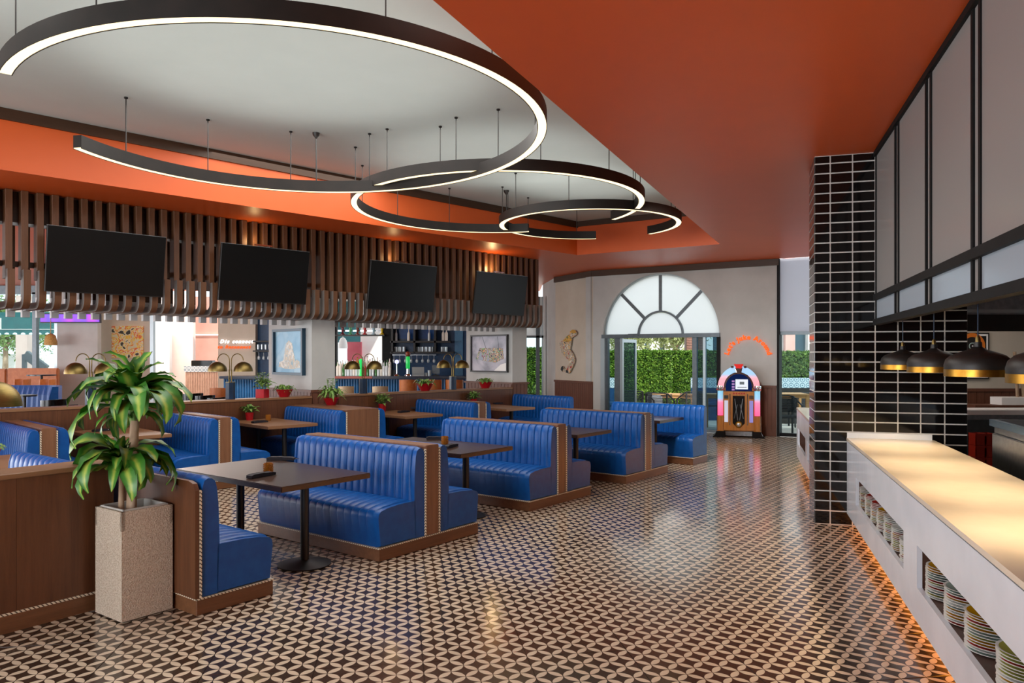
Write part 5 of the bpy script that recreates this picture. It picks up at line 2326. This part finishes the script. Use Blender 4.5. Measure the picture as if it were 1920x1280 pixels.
# ------------------------------------------------------------------ chairs in the hall
def shell_chair(name, label, loc, rz, seat_z, top_z, wd, seat_mat, back_mat, leg_mat, group, arms=True):
    root = thing(name, label, 'chair', loc, rz, group)
    mb = MB()
    mb.box(-wd / 2 + .02, wd / 2 - .02, -.2, .2, seat_z - .08, seat_z)
    mb.build('seat', seat_mat, root, smooth=0, bevel=.02)
    mb = MB()
    vs, fs = [], []
    n = 12
    for i in range(n + 1):
        a = math.radians(200 + 140 * i / n) + 0
        a = PI + PI * (-.12 + 1.24 * i / n)
        for r in (wd / 2, wd / 2 - .035):
            for z in (seat_z - .06, top_z - .03 * abs(i / n - .5)):
                vs.append((r * math.cos(a), r * .8 * math.sin(a), z))
    for i in range(n):
        o = i * 4
        for q in ((0, 1, 5, 4), (2, 6, 7, 3), (1, 3, 7, 5), (0, 4, 6, 2)):
            fs.append(tuple(o + j for j in q))
    fs += [(0, 2, 3, 1), (n * 4, n * 4 + 1, n * 4 + 3, n * 4 + 2)]
    mb.add(vs, fs)
    mb.build('backrest', back_mat, root, smooth=50)
    for sx in (-1, 1):
        for sy in (-1, 1):
            mb = MB()
            mb.tube([(sx * (wd / 2 - .06), sy * .16, seat_z - .07), (sx * (wd / 2 - .02), sy * .2, 0)], [.018, .012], 8)
            mb.build('leg', leg_mat, root)
    return root


tan = noisy('tan_leather', '#a8602c', '#b86e38', 10, .45)
cream = noisy('cream_leather', '#cdb894', '#d8c6a4', 10, .5)
for px, lab in ((765, 'tan leather bar stool, leftmost of the three at the bar'), (812, 'tan leather bar stool, middle of the three at the bar'), (852, 'tan leather bar stool, rightmost of the three at the bar')):
    p = deep_at(px, 700, 20.3)
    shell_chair('bar_stool', lab, (p.x, 20.3, 0), 0, .72, bz(711, 20.2), .47, tan, tan, M['black'], 'bar stools at the blue bar')
for px, lab in ((649, 'cream leather chair left of the lamp in front of the bar'), (713, 'cream leather chair right of the lamp in front of the bar')):
    p = deep_at(px, 700, 18.4)
    shell_chair('lounge_chair', lab, (p.x, 18.4, 0), .2, .46, bz(724, 18.2), .38, cream, cream, M['black'], 'cream chairs in front of the bar')
for i, (px, yy) in enumerate(((362, 16.4), (384, 16.0), (407, 15.6))):
    p = deep_at(px, 700, yy)
    shell_chair('tub_chair', 'black tub chair, %s from the left behind the partition below the reception' % ORD[i], (p.x, yy, 0), 1.0 + .1 * i, .45, .93 - .02 * i, .44, M['black'], M['black_gloss'], M['black'], 'black tub chairs below the reception')
for i, (px, yy) in enumerate(((101, 13.3), (121, 12.6))):
    p = deep_at(px, 700, yy)
    shell_chair('tub_chair', 'black tub chair, %s from the left beside the curved blue bench' % ORD[i], (p.x, yy, 0), 1.2 + .1 * i, .45, .98 - .05 * i, .44, M['black'], M['black_gloss'], M['black'], 'black tub chairs beside the blue bench')
p = deep_at(412, 700, 17.5)
shell_chair('lounge_chair', 'tan leather chair behind the lamp below the reception', (p.x, 17.5, 0), .1, .45, bz(727, 17.3), .42, tan, tan, M['black'], None)


def round_table(label, px, d, r, top_z=.75):
    p = deep_at(px, 700, d)
    root = thing('hall_table', label, 'table', (p.x, d, 0), 0)
    mb = MB()
    mb.lathe([(0, top_z - .03), (r, top_z - .03), (r, top_z), (0, top_z)], 28)
    mb.build('tabletop', noisy('hall_table_top', '#23262e', '#2d3038', 8, .2), root)
    mb = MB()
    mb.lathe([(.03, .02), (.03, top_z - .03)], 10)
    mb.build('leg', M['black'], root)
    mb = MB()
    mb.lathe([(0, 0), (.22, 0), (.2, .015), (.03, .03), (0, .03)], 20)
    mb.build('base', M['black'], root)
    return root


round_table('dark round table between the two cream chairs', 682, 17.4, .34, bz(738.5, 17.4))
round_table('dark round table in front of the bar stools', 760, 18.6, .40, bz(735, 18.6))
round_table('dark table over the tan banquette by the hall window', 78, 20.6, .35, bz(702, 20.6))
round_table('small table in front of the curved blue bench', 46, 15.0, .22, bz(740, 15.0))

# curved blue bench and tan banquettes by the hall window
bb = thing('curved_bench', 'curved channelled blue bench under the hall window at the left', 'bench', deep_at(60, 700, 17.2) * 1.0)
bb.location.z = 0
mb = MB()
vs, fs = [], []
n = 40
for i in range(n + 1):
    t = i / n
    x = -1.35 + 2.35 * t
    y = .55 * (1 - (1 - t) ** 2) * 0 + (-.9 * max(0, (t - .72) / .28) ** 2)
    g = .02 * (1 if i % 2 else 0)
    for (dy, zz) in ((-.1 + g, .40), (-.06 + g, .85), (0, bz(722, 17.2)), (.12, bz(722, 17.2)), (.12, 0), (-.1 + g, 0)):
        vs.append((x + (dy * .5 if t > .8 else 0), y + dy, zz))
k = 6
for i in range(n):
    for j in range(k):
        fs.append((i * k + j, i * k + (j + 1) % k, (i + 1) * k + (j + 1) % k, (i + 1) * k + j))
fs += [tuple(range(k)), tuple(range(n * k, n * k + k))]
mb.add(vs, fs)
mb.build('backrest', M['blue'], bb, smooth=0)
mb = MB()
mb.box(-1.35, .75, -.62, -.1, .12, .46)
mb.build('seat', M['blue'], bb, smooth=0, bevel=.03)
for i, (a, b, z1) in enumerate(((-10, 12, bz(691, 21.5)), (12.5, 109, bz(690, 21.5)))):
    xa_, xb_ = bx(a, 21.5), bx(b, 21.5)
    root = thing('banquette', 'tan leather banquette back %s under the hall window' % ('at the left picture edge' if i == 0 else 'spanning the space'), 'bench', (0, 21.5, 0))
    mb = MB()
    mb.box(xa_, xb_ - .02, 0, .14, .2, z1)
    mb.build('backrest', tan, root, smooth=0, bevel=.03)
    mb = MB()
    mb.box(xa_, xb_ - .02, -.5, 0, .2, .46)
    mb.build('seat', tan, root, smooth=0, bevel=.03)
    mb = MB()
    mb.box(xa_ + .03, xb_ - .05, -.44, .1, 0, .2)
    mb.build('plinth', M['black'], root, smooth=0)
for i, (px, d) in enumerate(((40, 19.6), (88, 19.2))):
    p = deep_at(px, 700, d)
    shell_chair('lounge_chair', 'tan tub chair, %s, before the tan banquette' % ('left one' if i == 0 else 'right one'), (p.x, d, 0), 2.6, .46, bz(710, d), .5, tan, tan, M['black'], None)
# purple lit display above the hall window pier
p = deep_at(130, 598, 22.2)
dp = thing('led_display', 'purple and blue lit display strip under the slat screen', 'display', (p.x, 22.25, p.z))
pm = bpy.data.materials.new('purple_display')
pm.use_nodes = True
g = N(pm)
r = g.ramp(g.noise(g.coords('Object', (1, 1, .1)), 1.3, 2), [(.35, '#2f4fd0'), (.5, '#7a3fd0'), (.65, '#c23fb0')])
g.link(r, g.b.inputs['Emission Color'])
g.b.inputs['Emission Strength'].default_value = .7
g.link(r, g.b.inputs['Base Color'])
mb = MB()
mb.box(-.85, .85, -.04, 0, -.08, .14)
mb.build('display', pm, dp, smooth=0)
mb = MB()
mb.box(-.88, .88, 0, .06, -.11, .17)
mb.build('case', M['black'], dp, smooth=0)
mb = MB()
mb.box(-.05, .05, .0, .14, -.05, .1)
mb.build('wall_bracket', M['black'], dp, smooth=0)
# reception desk
rd = thing('reception_desk', 'reception desk with patterned band over pink slats', 'desk', (bx(383, 25.5), 25.5, 0))
mb = MB()
for i in range(22):
    mb.box(-.62 + i * .058, -.62 + i * .058 + .045, -.02, .0, .1, bz(697, 25.5))
mb.box(-.63, .66, 0, .4, .0, bz(697, 25.5))
mb.build('slatted_front', noisy('pink_slats', '#c79d86', '#d4ab94', 8, .6), rd, smooth=0)


def pattern_band(name, c1, c2, sc):
    m = pbr(name, c1, .4)
    g = N(m)
    co = g.coords('Object', (sc, sc, sc))
    ch = g.new('ShaderNodeTexVoronoi')
    ch.inputs['Randomness'].default_value = 0
    ch.inputs['Scale'].default_value = 1
    g.link(co, ch.inputs['Vector'])
    w = g.math('SINE', g.math('MULTIPLY', ch.outputs['Distance'], 20))
    g.link(g.ramp(w, [(.35, c1), (.6, c2)]), g.b.inputs['Base Color'])
    return m


mb = MB()
mb.box(-.66, .68, -.04, .42, bz(697, 25.5), bz(686, 25.5))
mb.build('patterned_band', pattern_band('band_pattern', '#d6dadc', '#8a9aa6', 8), rd, smooth=0)
mb = MB()
mb.box(-.35, .35, .0, .3, bz(686, 25.5), bz(675.5, 25.5))
tag(mb.build('equipment_box', M['black_gloss'], None, smooth=0, bevel=.01, loc=(bx(378, 25.5), 25.5, 0)), 'black equipment box on the reception desk', 'equipment')
mb = MB()
mb.box(bx(358, 26.9), bx(410, 26.9), 26.9, 26.96, bz(628.5, 26.9), bz(626.5, 26.9))
tag(mb.build('strip_light', glow('strip_light', '#ffeadf', 1.6), smooth=0), 'thin white strip light on the rose reception wall', 'strip light')
# hall window wall frame at the left
hw = struct(thing('window_3', None, None, (0, 22.6, 0)), 'hall window with white posts at the left edge')
for px in (-60, 64, 106):
    mb = MB()
    w_ = .07 if px != 64 else .06
    mb.box(bx(px, 22.6) - w_, bx(px, 22.6) + w_, 0, .15, 0, 3.6)
    mb.build('post', M['alu'] if px == 64 else M['alu_pale'], hw, smooth=0)
mb = MB()
mb.box(bx(-60, 22.6), bx(107, 22.6), 0, .12, bz(692, 22.6) - .9, bz(692, 22.6) - .82)
mb.build('sill', M['alu_pale'], hw, smooth=0)
mb = MB()
mb.box(bx(-60, 22.6), bx(107, 22.6), 0, .12, 3.55, 3.8)
mb.build('header', M['alu'], hw, smooth=0)
mb = MB()
mb.box(bx(-60, 22.6), bx(107, 22.6), .06, .068, .5, 3.55)
mb.build('pane', M['glass_thin'], hw, smooth=0)
# window between the second pillar and the dancer wall
hw = struct(thing('window_4', None, None, (0, 21.6, 0)), 'narrow glazed opening with greenery between pillar and dancer wall')
for a, b, mm in ((1005, 1012, 'alu'), (1016, 1019, 'alu_pale')):
    mb = MB()
    mb.box(bx(a, 21.6), bx(b, 21.6), 0, .1, 0, 3.4)
    mb.build('post', M[mm], hw, smooth=0)
mb = MB()
mb.box(bx(975, 21.6), bx(1019, 21.6), 0, .1, bz(633, 21.6), bz(629, 21.6))
mb.build('transom', M['alu'], hw, smooth=0)
mb = MB()
mb.box(bx(975, 21.6), bx(1019, 21.6), .04, .048, .1, bz(633, 21.6))
mb.build('pane', M['glass_thin'], hw, smooth=0)
mb = MB()
mb.box(bx(975, 21.6), bx(1019, 21.6), .04, .048, bz(629, 21.6), 3.4)
mb.build('upper_pane', M['shade_arch'], hw, smooth=0)

# ------------------------------------------------------------------ terrace outside
def hedge_material():
    m = pbr('hedge_leaf', '#3f6a22', .6)
    g = N(m)
    f = g.noise(g.coords('Object', (1, 1, 1)), 9, 5)
    g.link(g.ramp(f, [(.3, '#33561d'), (.5, '#5f8a2c'), (.7, '#93b04a')]), g.b.inputs['Base Color'])
    return m


M['hedge'] = hedge_material()
M['twig'] = pbr('twig', '#4a3a2a', .8)


def hedge(label, p, q, z0, z1, th, n, rnd, mat=None):
    """clipped hedge: a rough body covered with real leaf blades"""
    p, q = Vector(p), Vector(q)
    d = q - p
    L = d.length
    root = thing('hedge', label, 'hedge', p, math.atan2(d.y, d.x))
    mb = MB()
    mb.box(.02, L - .02, .05, th - .02, z0, z1 - .05)
    mb.build('core', pbr('hedge_core', '#223a14', .9) if 'hc' not in M else M['hc'], root, smooth=0)
    mb = MB()
    for i in range(n):
        x = rnd.uniform(0, L)
        top = rnd.random() < .12
        z = z1 - .03 if top else rnd.uniform(z0, z1)
        y = rnd.uniform(0, th) if top else .03 + rnd.uniform(-.03, .03) + .03 * math.sin(x * 5)
        dv = Vector((rnd.uniform(-1, 1), rnd.uniform(-1, -.2), rnd.uniform(-.6, 1))).normalized()
        s = dv.cross(Vector((rnd.uniform(-1, 1), rnd.uniform(-1, 1), rnd.uniform(-1, 1)))).normalized()
        b0 = Vector((x, y, z))
        ll, w_ = rnd.uniform(.05, .10), rnd.uniform(.015, .028)
        mb.add([b0, b0 + dv * ll * .5 - s * w_, b0 + dv * ll * .5 + s * w_, b0 + dv * ll], [(0, 1, 2), (1, 3, 2)])
    tag(mb.build('leaves', mat or M['hedge'], root, smooth=0), kind='stuff')
    return root


M['hc'] = pbr('hedge_core', '#223a14', .9)
rh = random.Random(4)
HY = 24.0


def hz_(py, d=HY):
    return bz(py, d)


hedge('tall clipped green hedge behind the terrace tables, seen through the open doors', (bx(1140, HY), HY, 0), (bx(1260, HY), HY, 0), 0, hz_(657), .5, 9000, rh)
hedge('darker clipped hedge section right of the terrace door opening', (bx(1259, HY), HY + .15, 0), (bx(1352, HY), HY - .25, 0), 0, hz_(658), .5, 6500, rh)
hedge('dark clipped hedge behind the blue patterned bench, right of the jukebox', (bx(1420, 22), 22, 0), (bx(1560, 22), 21.2, 0), 0, bz(659, 22), .5, 8000, rh)
hedge('hedge seen in the narrow opening left of the dancer wall', (bx(975, 25), 25, 0), (bx(1030, 25), 25, 0), 0, bz(652, 25), .4, 3500, rh)
# patterned bench
for lab, a, b, d in (('blue patterned bench back in front of the dark hedge, right window', 1420, 1545, 20.6), ('blue patterned bench back behind the right door leaf', 1296, 1352, 21.6), ('blue patterned bench back behind the left door post', 1128, 1152, 21.6)):
    root = thing('patterned_bench', lab, 'bench', (0, d, 0))
    mb = MB()
    mb.box(bx(a, d), bx(b, d), 0, .08, bz(727, d), bz(708, d))
    mb.build('patterned_back', pattern_band('tile_band', '#b9ccd6', '#3f6a84', 6.5), root, smooth=0)
    mb = MB()
    mb.box(bx(a, d), bx(b, d), .01, .07, 0 - .07, bz(727, d))
    mb.box(bx(a, d), bx(b, d), -.5, .0, .36, .43)
    mb.box(bx(a, d), bx(b, d), -.45, 0, -.07, .36)
    mb.build('seat_box', M['blue_dark'] if d > 21 else M['black'], root, smooth=0)
teak = wood('teak', '#a87a48', '#c79a66', .5, 'x')
rope = noisy('black_rope', '#1f2124', '#34373b', 60, .7)


def teak_table(label, px, py, d, rz, L=1.1, Wd=.8, h_=.74):
    p = deep_at(px, py, d)
    root = thing('teak_table', label, 'table', (p.x, d, -.07), rz, 'terrace tables')
    mb = MB()
    for i in range(6):
        mb.box(-L / 2, L / 2, -Wd / 2 + i * Wd / 6 + .004, -Wd / 2 + (i + 1) * Wd / 6 - .004, h_ - .03, h_)
    mb.build('tabletop', teak, root, smooth=0)
    mb = MB()
    mb.box(-L / 2 + .03, L / 2 - .03, -Wd / 2 + .02, -Wd / 2 + .05, h_ - .1, h_ - .03).box(-L / 2 + .03, L / 2 - .03, Wd / 2 - .05, Wd / 2 - .02, h_ - .1, h_ - .03)
    mb.build('apron', teak, root, smooth=0)
    for sx in (-1, 1):
        for sy in (-1, 1):
            mb = MB()
            mb.box(sx * (L / 2 - .05) - .04, sx * (L / 2 - .05) + .04, sy * (Wd / 2 - .05) - .04, sy * (Wd / 2 - .05) + .04, 0, h_ - .03)
            mb.build('leg', teak, root, smooth=0)
    return root


def rope_chair(label, px, d, rz, s=1.0):
    p = deep_at(px, 700, d)
    root = thing('rope_chair', label, 'chair', (p.x, d, -.07), rz, 'terrace rope chairs')
    mb = MB()
    mb.box(-.27, .27, -.25, .25, .38, .43)
    mb.build('seat', rope, root, smooth=0, bevel=.01)
    mb = MB()
    for i in range(13):
        z = .50 + .027 * i
        mb.tube([(-.27, -.1, z), (-.27, .2, z), (-.2, .27, z), (.2, .27, z), (.27, .2, z), (.27, -.1, z)], .010, 5)
    mb.build('rope_back', rope, root)
    mb = MB()
    mb.tube([(-.29, -.22, .66), (-.29, .2, .85), (-.2, .29, .87), (.2, .29, .87), (.29, .2, .85), (.29, -.22, .66)], .018, 8)
    mb.build('back_rail', rope, root)
    for sx in (-1, 1):
        for sy in (-1, 1):
            mb = MB()
            mb.bar((sx * .27, sy * .22, .0), (sx * .28, sy * .24, .66 if sy < 0 else .85), .035)
            mb.build('leg', rope, root, smooth=0)
    return root


teak_table('teak table with black chairs in front of the hedge, seen through the doors', 1263, 738, 20.8, -.35, 1.2, .8, bz(738, 20.8) + .07)
rope_chair('black rope chair, leftmost seen through the terrace doors', 1185, 20.2, PI - .2)
rope_chair('black rope chair left of the teak table on the terrace', 1238, 19.2, PI - .6)
rope_chair('black rope chair right of the teak table on the terrace', 1296, 19.9, PI + .3)
teak_table('pale teak table seen behind the right door leaf', 1346, 741, 18.9, -.35, .7, .6, bz(738, 18.9) + .07)
teak_table('teak table at the right window beside the jukebox wall', 1462, 740, 18.4, -.1, 1.2, .8, bz(737, 18.4) + .07)
rope_chair('black rope chair nearest the right window', 1473, 17.5, .1)
rope_chair('black rope chair behind the teak table at the right window', 1505, 19.3, PI)
cu = deep_at(1226, 734, 21.0)
mb = MB()
mb.box(-.22, .22, -.06, .06, 0, .3)
ps = mb.build('cushion', noisy('grey_cushion', '#9aa0a8', '#aab0b8', 6, .8), smooth=60, bevel=.05, seg=3, loc=(bx(1228, 20.0), 20.1, .40), rotz=.1)
tag(ps, 'grey cushion leaning at the terrace chair beside the teak table', 'cushion')
# things beyond the hedge
def tree(label, px, d, trunk_h, r, rnd, n, mat):
    p = deep_at(px, 700, d)
    root = thing('tree', label, 'tree', (p.x, d, -.07))
    mb = MB()
    mb.tube([(0, 0, 0), (.05, 0, trunk_h * .6), (0, .1, trunk_h), (.2, 0, trunk_h + r * .6)], [.14, .11, .09, .04], 8)
    for a in range(5):
        b_ = a * 1.3
        mb.tube([(0, .05, trunk_h * .9), (r * .5 * math.cos(b_), r * .5 * math.sin(b_), trunk_h + r * .4)], [.05, .02], 6)
    mb.build('trunk', M['trunk'], root)
    mb = MB()
    for i in range(n):
        c = Vector((rnd.gauss(0, .42), rnd.gauss(0, .42), rnd.gauss(.25, .32))) * r + Vector((0, 0, trunk_h + r * .25))
        dv = Vector((rnd.uniform(-1, 1), rnd.uniform(-1, 1), rnd.uniform(-1, .6))).normalized()
        s = dv.cross(Vector((rnd.uniform(-1, 1), rnd.uniform(-1, 1), .3))).normalized()
        mb.add([c, c + dv * .1 - s * .035, c + dv * .1 + s * .035, c + dv * .2], [(0, 1, 2), (1, 3, 2)])
    tag(mb.build('foliage', mat, root, smooth=0), kind='stuff')
    return root


olive = noisy('olive_leaf', '#7d8a4c', '#a9b37c', 3, .7)
rt = random.Random(21)
tree('pale olive tree beyond the hedge, left in the door view', 1180, 33, 2.2, 1.2, rt, 4200, olive)
tree('pale olive tree beyond the hedge, right in the door view', 1266, 28.5, 2.3, 1.1, rt, 4200, olive)
tree('leafy tree outside the hall window at the left', 8, 33, 2.4, 1.6, rt, 4500, M['leaf_small'])
tree('leafy tree outside the hall window behind the white post', 62, 42, 2.6, 1.5, rt, 4000, M['leaf_small'])
tree('low leafy plants seen in the narrow opening left of the dancer wall', 1006, 23.4, .2, .45, rt, 1200, M['leaf_small'])
# pale building beyond
bl = thing('terrace_building', 'pale building with pink columns beyond the terrace hedge', 'building', (0, 40, -.07))
mb = MB()
mb.box(bx(1130, 40), bx(1620, 40), 0, .4, 0, 7)
mb.build('facade', noisy('pale_facade', '#c9c2c4', '#d6d0d0', 2, .8), bl, smooth=0)
for i, px in enumerate((1170, 1198, 1226, 1254, 1282, 1325, 1478, 1520)):
    mb = MB()
    mb.box(bx(px, 40) - .25, bx(px, 40) + .25, -.3, 0, 0, 7)
    mb.build('column', noisy('pink_column', '#c99a92', '#d2a69e', 2, .8) if i in (6,) else M['wall_white'], bl, smooth=0)
for px in (1184, 1212, 1240, 1268, 1300, 1345, 1500):
    mb = MB()
    mb.box(bx(px, 40) - .25, bx(px, 40) + .25, -.04, 0, 1.2, 3.0)
    mb.build('window', M['glass_blue'], bl, smooth=0)
# brick pier beside the right door leaf
bp = thing('brick_pier', 'brown brick pier beyond the right side of the terrace doors', 'pier', (bx(1303, 24.9), 24.9, -.07))
mb = MB()
mb.box(-.28, .28, .0, .3, 0, 4.2)
mb.build('core', M['grout'], bp, smooth=0)
bme = None
brick = noisy('brown_brick', '#7a5548', '#9a7466', 9, .8)
for r_ in range(24):
    for c_ in range(3):
        w_ = .185
        x = -.28 + (c_ + .5) * .187
        if bme is None:
            mb = MB()
            mb.box(-w_ / 2 + .006, w_ / 2 - .006, -.02, .01, .006, .078)
            bme = mb.build('brick', brick, bp, smooth=0, loc=(x, 0, 1.7 + .084 * r_)).data
        else:
            link('brick', bme, bp, (x, 0, 1.7 + .084 * r_))
# hall window view: awning, posts, parked car shape replaced by hedge and low wall
aw = thing('awning', 'teal fabric awning with scalloped white edge outside the hall window', 'awning', (0, 26, 0))
mb = MB()
teal = noisy('teal_awning', '#1f5a5e', '#2a6a6e', 3, .7)
mb.prism([(bx(-60, 26), bz(627, 26)), (bx(110, 26), bz(627, 26)), (bx(110, 26), bz(618, 26)), (bx(110, 26), bz(585, 26)), (bx(-60, 26), bz(585, 26))], 0, .04)
mb.build('canopy', teal, aw, smooth=0)
mb = MB()
mb.box(bx(-60, 26), bx(110, 26), -.03, 0, bz(617.6, 26), bz(616.6, 26))
for px in (2, 106):
    mb.box(bx(px, 26) - .012, bx(px, 26) + .012, -.03, 0, bz(617, 26), bz(596, 26))
mb.build('piping', M['wall_white'], aw, smooth=0)
mb = MB()
for i in range(12):
    x = bx(-20 + 15.2 * i, 26) + .07
    mb.lathe([(0, 0), (.07, 0), (.05, .04), (0, .06)], 10, (x, -.04, bz(626.5, 26)))
mb.build('fringe_light', glow('fringe_light', '#e9fbff', 1.3), aw)
for px, wd in ((40, .25),):
    mb = MB()
    p = deep_at(px, 650, 29)
    mb.box(p.x - .22, p.x + .22, 29, 29.4, -.07, 4)
    tag(mb.build('stone_post', noisy('pinkish_stone', '#c4ada6', '#d2bdb6', 2, .8), smooth=0), 'pinkish square post outside the hall window', 'post')
mb = MB()
mb.box(bx(-80, 34), bx(140, 34), 34, 34.3, -.07, bz(664, 34))
tag(mb.build('garden_wall', M['wall_white'], smooth=0), 'white low wall outside the hall window', 'wall')
mb = MB()
mb.bar(tuple(deep_at(48, 664, 27.5)), tuple(deep_at(86, 692, 27.5)), .16, .3)
p = deep_at(48, 664, 27.5)
mb.box(p.x - .1, p.x + .02, 27.44, 27.56, -.07, p.z)
tag(mb.build('ramp_rail', M['alu'], smooth=0), 'grey sloping ramp rail outside the hall window', 'rail')
p = deep_at(95, 647, 22.0)
mb = MB()
mb.lathe([(.17, 0), (.165, .12), (.13, .27), (.06, .33), (0, .34)], 20, (p.x, 22.0, p.z))
mb.tube([(p.x, 22.0, p.z + .33), (p.x, 22.0, 3.809)], .01, 5)
tag(mb.build('wicker_pendant', noisy('wicker', '#a8813f', '#c9a561', 30, .6), None), 'wicker bell pendant hanging in the hall window', 'pendant light')
